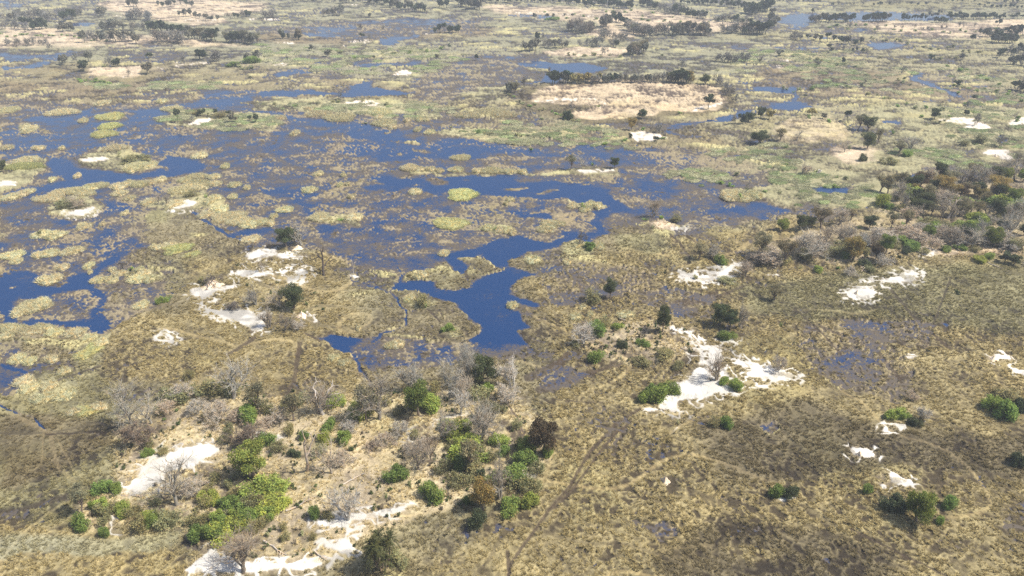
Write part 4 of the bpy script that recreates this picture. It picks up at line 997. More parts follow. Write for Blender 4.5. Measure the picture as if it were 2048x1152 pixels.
# belts and groves: kinds, number, height, spread | line
BELTS = '''
OBDA 9 30 9 | 1765,392 1850,400 1930,395 2040,400
OGBD 9 32 9 | 1790,372 1880,368 1960,366 2050,372
BNO 4 34 8 | 1500,520 1590,508 1680,505 1780,500
ODB 12 34 8 | 1800,420 1880,440 1980,435 2050,440
go 24 20 12 | 1520,525 1650,515 1780,480 1900,480 2040,500
oyb 18 18 14 | 1780,400 1900,410 2040,420 1900,460 1800,470
BOG 5 34 9 | 1790,450 1850,480 1950,500 2040,470
oyo 12 22 26 | 300,850 430,800 560,820 700,830 850,800 990,810
oyb 12 24 26 | 880,850 960,880 930,930 960,980 1040,960 1060,900
BO 2 56 18 | 380,820 560,850 720,850 860,850
B 2 56 16 | 900,800 980,860 930,930
oy 6 22 14 | 400,1000 470,1040 530,1000 560,1040 420,1070
oy 6 20 10 | 170,1000 220,1030 300,1045 340,1060
o 12 10 5 | 235,318 270,315 300,322 240,328
o 8 9 3 | 110,410 150,405 180,412
oD 8 12 4 | 350,232 420,230 480,240 520,250
o 10 8 4 | 520,210 600,212 700,205 780,210
o 6 8 3 | 1000,270 1060,278 950,265
BO 16 14 5 | 0,47 35,42 70,36 105,46
D 5 16 3 | 55,60 80,62 95,60
D 3 18 2 | 125,46 148,40
O 4 14 2 | 118,66 150,62
B 8 12 2 | 10,92 25,94 65,92 98,90
BO 14 16 4 | 165,84 200,86 255,85 275,86
ON 8 14 3 | 205,62 250,60
B 5 14 2 | 260,60 292,62
D 15 14 3 | 295,62 340,64 372,70
B 11 18 3 | 312,86 345,86 370,88
DO 11 20 3 | 375,78 405,80 432,84
OD 12 20 3 | 450,86 480,84 505,88 518,90
O 3 11 2 | 200,32 212,30
B 7 16 2 | 255,40 282,39
B 3 14 2 | 290,40 302,41
O 3 14 1 | 255,15 275,15
DO 6 11 2 | 310,14 340,15 368,9 388,20
O 8 11 2 | 353,34 385,34 410,42 440,44
BD 6 11 2 | 450,37 480,39 505,34
O 3 14 3 | 122,132 132,128
B 4 16 2 | 425,126 440,123
Ob 3 13 3 | 475,126 505,125
ob 6 9 3 | 460,132 490,139 508,137
b 8 8 1 | 156,164 180,164 225,168
B 6 12 2 | 530,37 550,34 
BO 5 14 2 | 645,33 690,31
OB 7 12 3 | 668,6 720,7
OD 26 14 4 | 735,6 765,9 800,19 850,25
D 3 13 2 | 878,16 895,18
OD 12 18 4 | 915,12 940,18 962,19
D 14 9 2 | 958,4 1024,5
BD 5 10 2 | 560,79 600,81
D 5 14 2 | 868,67 918,66
ON 4 18 4 | 1012,184 1034,186
ob 12 7 5 | 640,104 800,110 900,95 700,118
ob 12 7 5 | 1010,190 1040,205 1120,235 1160,245
D 28 10 3 | 1024,4 1100,6 1150,11 1212,13
D 9 12 3 | 1215,14 1268,19
DO 5 14 3 | 1280,11 1302,17
BD 13 13 3 | 1300,19 1362,29
D 13 8 2 | 1358,7 1432,11
DO 4 10 2 | 1355,23 1377,25
BD 9 12 3 | 1372,33 1412,39
D 7 12 3 | 1440,13 1492,19
DO 15 16 4 | 1488,31 1540,22
BD 15 12 4 | 1428,46 1502,49
O 4 9 2 | 1063,39 1080,38 1153,36
b 6 6 1 | 1095,40 1116,40
BO 4 18 3 | 1198,57 1216,56
D 6 14 3 | 1224,42 1250,52
NB 13 18 4 | 1138,61 1182,69
B 4 18 3 | 1200,78 1215,79
BO 17 20 4 | 1250,62 1302,77
B 6 16 3 | 1308,71 1332,69
BO 20 18 3 | 1343,71 1418,69
BD 9 14 3 | 1440,67 1476,67
BD 11 18 3 | 1484,69 1532,69
B 5 12 2 | 1222,82 1254,81
BO 6 16 3 | 1048,102 1072,103
BO 9 12 2 | 1088,97 1137,97
B 6 14 2 | 1155,95 1200,93 1234,96
BO 10 22 4 | 1256,109 1292,106
o 6 9 3 | 1125,113 1200,112 1250,117
B 8 14 3 | 1430,126 1470,127 1498,124
DO 6 17 2 | 1103,166 1137,166
ANB 14 13 3 | 1138,166 1200,167
OD 5 14 2 | 1203,167 1232,167
BO 9 13 3 | 1232,166 1286,166
OB 8 14 3 | 1290,166 1340,166
DAO 8 17 2 | 1340,167 1382,168
B 5 15 3 | 1432,170 1462,192 1472,200
O 4 12 4 | 1536,46 1547,27
OB 4 14 3 | 1536,57 1550,55
DO 12 7 2 | 1550,4 1645,4
BO 6 12 2 | 1617,46 1642,47
OD 12 12 2 | 1650,45 1706,44
DO 10 12 2 | 1725,44 1775,44
D 8 9 2 | 1800,41 1852,38
O 4 8 2 | 1858,34 1880,33
D 8 9 2 | 1894,37 1938,39
D 12 9 2 | 1945,39 2008,39
D 7 8 2 | 2016,39 2060,39
D 6 10 2 | 1868,46 1893,48
NB 8 8 4 | 1780,58 1850,62 1890,58 1955,58
B 4 12 2 | 1578,81 1602,81
OD 8 13 3 | 1612,81 1632,82 1672,86 1706,91 1728,90
BO 5 8 3 | 1655,103 1720,103 1735,104
o 14 8 5 | 1600,122 1700,132 1750,160 1820,168
BO 8 12 3 | 1958,73 2003,77
DO 10 14 4 | 1982,87 2032,90
OD 10 12 4 | 2008,70 2060,72
DB 7 16 5 | 1992,116 2012,108 2060,110
BO 6 15 4 | 2016,132 2060,134
DO 5 16 4 | 2026,182 2060,186
D 16 7 2 | 1870,5 1960,4 2060,6
b 14 7 8 | 1880,130 1980,165 2040,200 1900,170 1950,230
o 18 6 6 | 1740,75 1850,95 1960,105 1860,125
ob 20 8 10 | 1560,180 1700,170 1800,210 1900,230 1850,260
ob 12 9 10 | 1560,340 1700,360 1600,400 1420,370
D 12 6 3 | 1950,14 2060,20
OB 10 7 3 | 1650,13 1860,12
b 24 5 12 | 1080,30 1300,48 1420,50 1200,20
b 16 5 8 | 1650,50 1850,66 2000,60
b 14 5 6 | 0,72 140,76 220,82
OD 10 9 3 | 590,2 660,3 
B 10 10 3 | 120,30 165,28 
B 6 12 4 | 0,60 60,64
'''
SINGLES = '''
D 168 143 20 24; B 155 126 20 14; O 178 124 20 16; D 236 134 15 20; B 219 131 15 12; O 294 151 23 26; B 258 155 12 10; D 296 117 12 17; D 400 120 18 30; B 370 129 16 14; O 740 36 9 10
O 565 78 18 20; O 597 81 21 22; T 722 60 11 10; B 768 60 9 9; D 725 81 13 10; B 738 81 12 8; O 515 123 22 16; B 574 124 13 6; O 623 103 12 12; O 656 113 12 14; D 952 121 13 8; d 900 93 9 10; O 873 116 7 10; B 635 151 10 9; N 900 58 5 12
T 1073 173 24 12; N 1050 176 20 14; O 1030 186 24 20; D 1073 81 15 16; B 1088 79 11 10; D 1184 60 14 13; B 1190 93 18 18; D 1232 96 14 16; B 1208 111 14 14; B 1365 138 17 14; o 1323 112 6 12; o 1435 143 9 26; N 1436 123 15 12; D 1410 171 24 30; N 1100 145 10 8
D 1625 26 9 9; D 1757 15 9 12; D 1652 44 9 9; B 1698 56 10 12; N 1753 63 11 9; D 1993 57 14 13; O 1658 103 14 11; D 1727 106 9 10; O 1557 113 12 18; D 1685 128 12 9; N 1632 132 11 16; D 1860 122 13 13; B 1805 144 11 16; O 1923 121 13 12; D 1945 83 13 12; B 1922 142 10 12
S 1680 196 8 4; N 1730 167 8 6; d 1810 160 5 12; d 1818 172 8 20; D 1915 173 12 18; D 1610 196 6 8; B 1305 268 16 12; B 930 228 6 10; N 100 100 12 10; O 1350 165 18 14; D 1338 166 20 14; A 1378 166 20 12; D 500 158 4 10
o 210 135 8 16; o 425 166 6 16; N 1470 128 13 10; o 1760 118 6 14; o 1700 300 8 16; d 1880 215 8 22; d 1950 196 8 18; o 2000 270 8 20; D 1930 232 10 14
'''
LOGS = '''
574,1030 632,998; 683,975 728,953; 528,1088 570,1120; 630,1111 659,1126; 888,912 906,900; 1346,697 1376,706; 1738,533 1722,548; 1976,528 2006,541; 245,998 290,1000; 700,847 710,846; 1240,640 1262,650; 1318,822 1330,826; 1765,535 1740,530
'''
MOUNDS = '''0 546 893 9 9; 1 1330 966 10 20; 1 1718 913 7 14; 0 1713 590 7 12; 1 1795 828 8 12; 0 604 636 10 22; 0 596 498 10 34; 1 425 573 10 46; 0 1990 314 5 10; 0 1985 722 6 20'''
ISLETS = '''
902 448 34 12 e; 925 390 31 11 e; 208 269 25 7 e; 221 234 27 7 e; 220 253 22 6 e; 851 549 0 0 x; 399 313 16 5; 451 334 9 4; 619 381 16 5; 590 268 9 4; 637 349 10 4; 687 352 6 2; 570 421 17 5; 548 434 8 4; 503 480 18 7
640 437 22 8; 708 437 18 7; 820 338 18 6; 840 342 10 4; 861 341 11 4; 880 343 9 3; 912 341 16 4; 955 343 10 4; 985 343 22 6; 830 385 14 5; 922 317 18 5; 1020 345 14 4; 1045 345 10 4; 680 372 7 3; 695 371 5 2; 703 395 8 3
155 353 7 4; 105 361 6 4; 60 258 14 5; 57 264 8 4; 78 298 12 3; 15 297 12 3; 50 254 9 3; 167 243 9 3; 125 226 28 6; 18 222 18 5; 205 208 12 4; 325 204 10 3; 345 219 18 4; 124 298 6 2; 260 398 12 4; 240 388 16 5
636 229 22 5; 680 236 32 7; 770 248 26 6; 560 238 10 3; 760 226 24 6; 840 240 8 3; 816 242 6 3; 758 236 9 3; 853 241 5 2; 785 256 9 3; 835 261 8 3; 860 266 12 3; 985 226 32 6; 1010 232 20 5; 620 220 12 3; 940 232 26 5
1480 392 30 11; 1455 396 14 8; 1510 392 14 7; 275 335 22 8; 300 333 10 6; 265 338 14 8; 48 335 42 6 e; 55 322 22 7; 232 298 22 6; 60 384 10 4; 40 390 18 6; 20 396 18 6; 100 399 30 7; 120 388 20 8; 150 384 22 6; 180 378 16 6; 195 373 20 5; 170 388 20 6
240 374 18 6; 255 368 10 5; 280 370 20 5; 300 367 14 4; 320 361 12 5; 395 355 20 5; 370 362 14 4; 430 355 12 4; 400 368 26 5; 430 369 14 4; 360 383 26 6; 385 376 30 7; 470 371 13 4; 494 377 8 3; 466 395 10 4; 430 398 14 5
420 405 14 6; 440 420 18 8; 465 432 26 8; 480 444 28 9; 445 438 22 8; 500 450 20 7; 525 446 14 5; 540 448 10 5; 415 430 16 7; 350 410 18 7; 300 405 14 6; 150 502 18 6; 135 506 16 6; 95 509 22 7; 80 511 14 6; 25 512 22 8; 33 524 12 5
125 536 14 6; 178 533 9 6; 98 561 24 9; 110 558 14 8; 65 615 30 16; 50 622 18 12; 80 610 20 12; 181 546 4 3; 190 563 9 5; 205 562 8 5; 217 560 8 5; 228 563 8 5; 275 560 18 8; 300 561 12 6; 290 550 14 6; 283 612 14 8; 170 455 12 6; 205 450 6 3; 165 452 8 5
85 470 22 7; 115 470 20 6; 105 476 14 5; 225 541 6 4; 240 548 16 5; 280 541 10 4; 250 428 6 4; 315 497 14 5; 360 498 26 8 e; 385 512 16 7 e; 350 505 20 7 e; 340 494 18 6; 30 660 40 9; 60 664 34 8; 85 658 24 7; 10 675 18 8; 110 668 18 8; 150 668 22 9
190 700 18 12 e; 170 712 20 10 e; 205 690 14 10; 180 680 16 8; 60 780 20 10; 90 800 26 10; 130 795 22 10; 50 765 22 10; 100 775 18 9; 175 825 28 10 e; 200 818 20 8; 150 828 18 7; 35 720 16 9; 60 725 12 7; 105 720 16 7; 130 745 14 7; 888 508 12 5; 845 551 14 6; 855 546 8 4; 835 556 10 4
820 598 12 6; 815 603 8 5; 1065 523 18 8; 1135 526 10 5; 1100 447 20 4; 1095 456 20 4; 1090 463 18 3; 1120 450 12 3; 1012 409 5 3; 1020 401 9 3; 1145 413 9 5; 1180 410 10 5; 1195 413 10 6; 1170 420 12 5; 975 458 12 5; 1000 463 10 5; 1015 461 10 6; 1025 466 8 5; 1155 493 10 5; 1200 496 10 7
795 690 14 8; 780 693 10 6; 718 660 6 6; 670 720 14 6; 690 730 14 6; 420 242 20 5 x; 1012 480 0 0 x; 1025 612 12 6; 1150 638 14 6; 1250 634 20 6; 1165 618 8 6; 1180 632 8 6
'''
CLUMPS = '''
130 | 1430,300 1560,285 1600,330 1560,380 1440,370 1400,330
210 | 1480,350 1600,345 1740,350 1750,400 1700,420 1600,415 1500,400
160 | 1760,300 1900,300 2000,340 1900,360 1760,345
200 | 1040,230 1150,240 1300,285 1340,300 1250,300 1040,290 960,280 900,255
90 | 1230,330 1380,335 1560,360 1560,395 1400,390 1300,360
110 | 500,215 660,205 850,205 1000,240 900,262 700,225
130 | 330,222 400,222 560,235 540,262 430,260 320,245
140 | 1600,120 2048,150 2048,230 1800,190 1600,170
160 | 512,90 800,90 960,110 850,150 640,150 520,120
120 | 1500,100 1700,100 1740,140 1560,150 1420,140
90 | 180,170 330,165 470,168 440,178 200,178
90 | 1850,215 2048,220 2048,330 1900,280
'''
# ------------------------------------------------------------------ names, looks and labels
KIND = {   # prototype, far prototype, object name, category, colour, words
 'G': ('leafy', 'f_leafy', 'leafy_tree', 'tree', (.19, .25, .06), 'green leafy tree'),
 'Y': ('leafy', 'f_leafy', 'leafy_tree', 'tree', (.34, .38, .09), 'bright yellow-green leafy tree'),
 'D': ('leafy', 'f_leafy', 'leafy_tree', 'tree', (.10, .125, .055), 'dark green leafy tree'),
 'O': ('thin', 'f_leafy', 'leafy_tree', 'tree', (.24, .23, .14), 'olive grey open-crowned tree'),
 'U': ('thin', 'f_leafy', 'leafy_tree', 'tree', (.20, .17, .095), 'olive brown umbrella-shaped tree'),
 'A': ('leafy', 'f_leafy', 'leafy_tree', 'tree', (.31, .26, .10), 'yellow-brown leafy tree'),
 'K': ('leafy', 'f_leafy', 'leafy_tree', 'tree', (.11, .085, .05), 'dark brown leafy tree'),
 'B': ('bare', 'f_bare', 'bare_tree', 'tree', (.37, .35, .305), 'bare grey tree'),
 'W': ('bare', 'f_bare', 'bare_tree', 'tree', (.50, .475, .43), 'bare silvery white tree'),
 'N': ('bare', 'f_bare', 'bare_tree', 'tree', (.30, .265, .22), 'bare brown tree'),
 'S': ('snag', 'f_bare', 'dead_tree', 'dead tree', (.44, .40, .36), 'dead tree with pale broken limbs'),
 's': ('snag', 'f_bare', 'dead_tree', 'dead tree', (.25, .22, .19), 'small dead snag'),
 'T': ('snag', 'f_bare', 'dead_tree', 'dead tree', (.13, .11, .10), 'dead tree with dark limbs'),
 'b': ('bush', 'f_bush', 'bush', 'bush', (.22, .31, .08), 'green bush'),
 'y': ('bush', 'f_bush', 'bush', 'bush', (.32, .39, .09), 'bright green bush'),
 'd': ('bush', 'f_bush', 'bush', 'bush', (.095, .12, .06), 'dark green bush'),
 'o': ('loose', 'f_bush', 'bush', 'bush', (.28, .28, .14), 'olive bush'),
 'g': ('twig', 'f_bush', 'bare_shrub', 'shrub', (.40, .365, .31), 'leafless grey shrub'),
 't': ('twig', 'f_bush', 'bare_shrub', 'shrub', (.17, .15, .13), 'dark leafless shrub'),
 'P': ('palm', 'palm', 'palm_clump', 'palm', (.085, .095, .036), 'big dark green palm clump'),
 'F': ('fanpalm', 'fanpalm', 'fan_palm', 'palm', (.07, .08, .04), 'slender fan palm'),
}
PLACES = '''
165 1030 at the left tip of the foreground island
215 990 left of the big lower-left salt pan
300 930 above the big lower-left salt pan
350 1000 below the big lower-left salt pan
420 1070 in the lower-left green thicket
480 1010 above the lower-left green thicket
500 940 around the yellow-green tree
480 1120 on the sand at the bottom edge
600 1070 left of the branching bottom salt pan
680 1030 around the branching bottom salt pan
780 1110 beside the large foreground palm clump
620 930 in the island clearing
700 930 right of the island clearing
560 870 above the yellow-green tree
480 840 on the island's upper-left rim
440 770 at the island's upper-left corner
290 850 on the island's left shoulder
370 810 left of the island's upper-left corner
640 840 inside the island's upper rim
760 830 at the middle of the upper rim
840 810 right of the rim's middle
920 780 left of the island's upper tip
980 760 at the island's upper tip
1000 800 just below the upper tip
950 870 in the island's upper right grove
850 890 between clearing and right grove
800 950 in the island's centre
880 980 left of the right-hand thicket
960 950 in the right-hand thicket's top
960 1030 at the right-hand thicket's lower end
1030 1000 at the island's right edge
1080 900 at the island's far right corner
1020 870 above the island's right corner
1180 680 left end of the middle dry island
1240 700 in the middle dry island
1330 700 right end of the middle dry island
1320 790 left of the large central salt pan
1440 760 on the large central salt pan
1440 850 below the large central salt pan
1450 650 above the large central salt pan
1555 720 right tip of the large salt pan
1800 830 beside the tan patch at right
2010 820 at the right edge above mid height
1560 990 by the little lower-right sand spot
1730 980 left of the lower-right salt streak
1830 1030 below the lower-right salt streak
1900 1020 right of the lower-right salt streak
2034 925 at the right edge, lower down
580 480 above the small left salt pans
650 550 right of the small left salt pans
580 610 beside the round dark tree
510 610 between the left salt pans
420 570 on the left-centre white pan
540 660 below the round dark tree
680 440 on the reed islet at centre left
140 410 on the white-beached islet at left
330 410 on the beached islet at centre left
395 395 right of the beached islet
83 472 on the small left marsh islet
255 540 on the stump islet at left
330 600 in the marsh left of centre
850 610 below the lagoon's left arm
895 660 left of the lagoon's foot
990 460 above the lagoon's bend
1166 415 on the islet right of the lakes
1175 495 on the lagoon's right bank
1200 600 right of the lagoon
1310 440 on the islet right of centre
1360 440 east end of the islet right of centre
1400 520 above the oval right salt pan
1490 550 at the oval pan's right end
1330 548 at the oval pan's left end
1456 567 below the oval right salt pan
1548 600 alone below the right wood
1560 450 at the right wood's left corner
1610 460 top left of the right wood
1520 510 at the right wood's left foot
1580 525 low in the right wood's left
1650 460 under the pond by the right wood
1620 510 at the right wood's front left
1680 490 in the right wood's left middle
1710 525 at the right wood's front
1760 515 at the front middle of the wood
1660 545 before the right wood
1740 462 under the big right thicket
1765 395 at the big right thicket's left end
1800 400 inside the big right thicket's left
1840 375 at the thicket's top left
1880 385 at the thicket's top middle
1840 415 in the thicket's dark heart
1890 430 around the big pale snag
1960 380 right of the thicket's top
1995 385 at the upper right of the wood
2030 350 at the wood's top right edge
2025 410 by the wood's right edge
1965 415 in the wood's right middle
1780 460 in the clearing of the wood
1870 465 below the big pale snag
1900 495 at the wood's lower right front
1820 505 by the small sand spit
1960 480 in the lower right of the wood
2015 480 near the wood's lower right corner
1960 520 on the tan strip below the wood
2020 530 at the tan strip's right end
1913 590 alone below the tan strip
1560 285 on the tussock island at right
1500 245 at the tussock island's left
1610 240 on the tussock island's far side
1600 345 alone above the round pond
1720 250 right of the tussock island
1735 300 under the tussock island's right tree
1810 305 right of the small sandy rise
1688 307 left of the small sandy rise
1868 235 left of the long white pan
1940 235 on the long white pan
1960 285 below the long white pan
2030 240 at the right edge by a white pan
1145 340 on the sandbar islet
1229 337 at the sandbar's right end
1284 238 at the round island's near edge
1263 262 by the broken white sand patch
1320 275 right of the broken sand patch
1420 210 at the round island's right end
1140 235 at the round island's left foot
1197 215 on the round island's white track
1150 285 in the marsh below the round island
1475 350 in the marsh right of centre
1480 392 on the pale islet right of centre
957 265 on the long reed bank at centre
986 341 on the thin reed bank at centre
590 215 on the reed island left of centre
680 205 on the pink sand island
400 240 on the ringed island at upper left
480 255 at the ringed island's right end
226 249 on the tiny islet at upper left
10 340 at the left edge islet
250 320 on the spit islet at left
60 50 in the far upper-left woods
60 90 at the far left dry shore
200 70 in the upper-left dry woods
330 75 in the dark belt at upper left
460 80 at the dark belt's right end
280 30 in the top-left woods
420 35 at top left of centre
160 135 on the tan island at upper left
290 145 at the tan island's right end
400 125 on the thin sandbar at upper left
490 130 by the far white strip left of centre
540 35 on the far white-rimmed islet
660 30 on the far islet at top centre
690 5 at the very top left of centre
800 15 in the grey belt at top centre
930 15 in the second belt at top centre
580 75 on the two-tree islet
725 75 on the far beached islet
890 65 on the lone far oval islet
700 105 in the far marsh at centre
950 118 on the small far sand island
1020 180 at the round island's left corner
1120 160 on the round island's far rim, left
1200 160 on the round island's far rim, middle
1300 160 on the round island's far rim, right
1380 165 on the round island's far right rim
1460 190 at the round island's right shore
1070 100 at the left of the green meadow
1150 95 on the long tan meadow islet
1270 100 at the tan islet's right end
1160 60 in the far grove right of centre
1230 50 at the pink plain's left corner
1280 65 in the grove under the pink plain
1380 65 in the belt under the pink plain
1500 60 at the right of the pink plain's belt
1080 35 at the far white pool
1100 5 in the belt along the pink plain's top
1240 15 in the belt's middle on the pink plain
1400 10 at the top right of centre
1390 38 across the pink plain
1470 48 at the pink plain's right
1520 25 at the pink plain's far end
1365 135 in the green meadow
1460 128 in the green meadow's right part
1600 5 at the very top right of centre
1640 45 on the far river's near bank
1700 44 on the far river's bank, further right
1760 44 in the middle of the river bank belt
1840 40 towards the river belt's right
1930 38 at the river belt's right end
2030 38 at the top right edge
1800 60 on the pink plain at upper right
1620 80 on the islets below the far river
1700 90 by the small blue pools
1600 120 in the marsh at upper right
1800 150 by the winding creek
1980 80 in the far right grove
2040 110 at the right edge's upper grove
2030 180 at the right edge below the grove
1900 150 in the marsh by the right edge
1950 10 at the very top right
1850 230 in the right marsh
'''
PL = []
for line in PLACES.strip().splitlines():
    a, b, c = line.split(' ', 2); PL.append((float(a), float(b), c))
PLA = np.array([(a, b*2.2) for a, b, c in PL])
def place(u, v):
    return PL[int(np.argmin((PLA[:, 0]-u)**2 + (PLA[:, 1]-v*2.2)**2))][2]
rnd = random.Random(7)
items = []      # kind, u, v, h, w, in_belt
def singles(s, belt=False):
    for e in s.replace('\n', ';').split(';'):
        e = e.split()
        if len(e) == 5: items.append((e[0], float(e[1]), float(e[2]), float(e[3]), float(e[4]), belt))
singles(PLANTS); singles(SINGLES)
for line in BELTS.strip().splitlines():
    a, b = line.split('|'); kinds, nn, hh, jit = a.split(); P = np.array(pts(b)); nn = int(int(nn)*1.2+.5)
    L = np.concatenate([[0], np.cumsum(np.hypot(*np.diff(P, axis=0).T))])
    for i in range(nn):
        t = (i+rnd.uniform(.2, .8))/nn*L[-1]; u = np.interp(t, L, P[:, 0]); v = np.interp(t, L, P[:, 1]) + rnd.uniform(-1, 1)*float(jit)*.7
        h = float(hh)*rnd.uniform(.8, 1.4); k = rnd.choice(kinds)
        wd = h*rnd.uniform(.75, 1.15) if k in 'GYDOUAKBWNST' else h*rnd.uniform(1.6, 2.8)
        items.append((k, float(u), float(v), h, wd, True))

def new_obj(name, me, parent=None):
    o = bpy.data.objects.new(name, me); col.objects.link(o)
    if parent: o.parent = parent
    return o
records = []
for (k, u, v, h, w, belt) in items:
    pr, fpr, name, cat, tint, words = KIND[k]
    x, y, t = ground(u, v); hm = height_for(u, v, h); wm = w*float(t)/F
    if h < 24 and k in 'GYDOUAKBWNSsT': hm *= 1.22; wm *= 1.08
    elif v > 700 and k in 'GYDOUAKBWN': hm *= 1.1; wm *= 1.12
    hm = min(max(hm, 1.0), 17.0); wm = min(wm, 18)
    if k in 'bydogt': hm = min(hm, 1.0 + .75*wm)
    far = (h < 24 if cat in ('tree', 'dead tree') else (w < 20)) and k not in 'PF'
    far = far and not (belt and v > 350 and h > 22)
    records.append(dict(k=k, u=u, v=v, h=h, w=w, x=float(x), y=float(y), hm=hm, wm=wm, far=far, words=words, name=name, cat=cat, belt=belt))
# labels: a place, and within it the look, the size and the order from the left
from collections import defaultdict
cnt = defaultdict(list)
for r in records:
    r['place'] = place(r['u'], r['v']); cnt[(r['place'], r['words'])].append(r)
ORD = ['leftmost', 'second', 'third', 'fourth', 'fifth', 'sixth', 'seventh', 'eighth', 'ninth', 'tenth', 'eleventh', 'twelfth', 'thirteenth', 'fourteenth', 'fifteenth', 'sixteenth', 'seventeenth', 'eighteenth', 'nineteenth', 'twentieth']
for (pl, wd), rs in cnt.items():
    rs.sort(key=lambda r: r['u'])
    if all(r['far'] for r in rs) and len(rs) > 5 and rs[0]['v'] < 210:
        for r in rs: r['label'] = f"{wd}, small with distance, {pl}"; r['group'] = f"{wd}s {pl}"
        continue
    for i, r in enumerate(rs):
        if len(rs) == 1: r['label'] = f"{wd} {pl}"
        elif i == 0: r['label'] = f"leftmost {wd} {pl}"
        elif i == len(rs)-1: r['label'] = f"rightmost {wd} {pl}"
        else: r['label'] = f"{wd} {pl}, {ORD[min(i, 19)]} from left"
        r['group'] = {'tree': 'trees', 'dead tree': 'dead trees', 'bush': 'bushes', 'shrub': 'bare shrubs', 'palm': 'palms'}[r['cat']] + ' of the delta islands'
# past three hundred of a kind: the largest ones stay things, the rest become one far-off mass
per = defaultdict(list)
for r in records: per['tree' if r['cat'] in ('tree', 'dead tree') else 'bush'].append(r)
for key, rs in per.items():
    rs.sort(key=lambda r: -r['h']*r['w'])
    for i, r in enumerate(rs): r['mass'] = i >= 295
def tint_of(r, rng):
    c = KIND[r['k']][4]; f = rng.uniform(.82, 1.2); g_ = rng.uniform(.93, 1.07)
    return (c[0]*f*g_, c[1]*f, c[2]*f/g_, 1)
rng = np.random.default_rng(5); prnd = random.Random(11)
massed = {}
def set_on(o, x, y, z, rz, sx, sy, sz):
    o.location = (x, y, z); o.rotation_euler = (0, 0, rz); o.scale = (sx, sy, sz)
for r in sorted(records, key=lambda r: (r['mass'], r['u'])):
    pr, fpr, name, cat, tint, words = KIND[r['k']]
    key = fpr if r['far'] else pr; opts = PROTO[key]
    if r['far'] and r['k'] == 'U': parts = opts[3]
    elif r['k'] == 'U': parts = opts[0]
    elif r['k'] == 'O' and not r['far']: parts = opts[prnd.choice([0, 1, 1])]
    else: parts = prnd.choice(opts)
    z = ground_z(r['u'], r['v']); s = r['wm']/10; sz = r['hm']/10; rz = prnd.uniform(0, 6.28)
    c = tint_of(r, rng)
    if r['far'] and r['k'] in 'BWNSs': c = (c[0]*.62, c[1]*.62, c[2]*.62, 1)      # far bare and dead trees take an evenly darker tint
    if r['far'] and r['k'] in 'DOGK': c = (c[0]*.75, c[1]*.75, c[2]*.9, 1)
    if r['mass']:
        massed.setdefault(r['cat'] in ('tree', 'dead tree'), []).append((parts[0][1], r['x'], r['y'], max(z, 0), rz, s, sz, c)); continue
    if len(parts) == 1:
        o = new_obj(name, parts[0][1]); o.color = c
    else:
        o = new_obj(name, None); o.empty_display_size = 1
        for pn, me in parts:
            q = new_obj(pn, me, o)
            if me.materials[0] == M_BARK:
                b = (.20, .165, .14) if cat in ('tree', 'bush', 'palm') and r['k'] not in 'BWN' else c[:3]
                f = .75 if pn == 'trunk' and r['k'] in 'BNT' else 1.0
                q.color = (b[0]*f, b[1]*f, b[2]*f, 1)
            else: q.color = c
    set_on(o, r['x'], r['y'], max(z, 0)-.02, rz, s, s*prnd.uniform(.9, 1.1), sz)
    o['label'] = r['label'][0].upper()*0 + r['label']; o['category'] = cat; o['group'] = r['group']
# fallen trunks
LL = [pts(e) for e in LOGS.strip().split(';') if e.strip()]
for i, (a, b) in enumerate(LL):
    (x1, y1, _), (x2, y2, _) = ground(*a), ground(*b); L = math.hypot(x2-x1, y2-y1)
    o = new_obj('fallen_trunk', None); mu, mv = (a[0]+b[0])/2, (a[1]+b[1])/2
    s = L/10; w = max(.55, min(1.0, s))
    set_on(o, (x1+x2)/2, (y1+y2)/2, ground_z(mu, mv)-.05, math.atan2(y2-y1, x2-x1), s, w, w)
    for pn, me in PROTO['log'][i % 3]:
        q = new_obj(pn, me, o); q.color = (.46, .42, .37, 1) if i % 4 else (.4, .36, .31, 1)
    o['label'] = f"bleached fallen trunk with short boughs, {place(mu, mv)}"; o['category'] = 'fallen tree'; o['group'] = 'fallen trunks'
cm = defaultdict(int)
for e in MOUNDS.split(';'):
    k, u, v, h, w = [float(q) for q in e.split()]
    x, y, t = ground(u, v); s = w*float(t)/F/10; hm = height_for(u, v, h)
    o = new_obj('termite_mound', PROTO['mound'][int(k)][0][1]); o.color = (.78, .68, .55, 1) if int(k) == 0 else (.62, .53, .42, 1)
    set_on(o, float(x), float(y), ground_z(u, v)-.1, u, s, s, max(.15, min(hm/3.4, .6)))
    o['label'] = f"low pale termite mound {place(u, v)}" if int(k) == 0 else f"eroded brown earth mound {place(u, v)}"
    o['category'] = 'earth mound'; o['group'] = 'earth mounds'
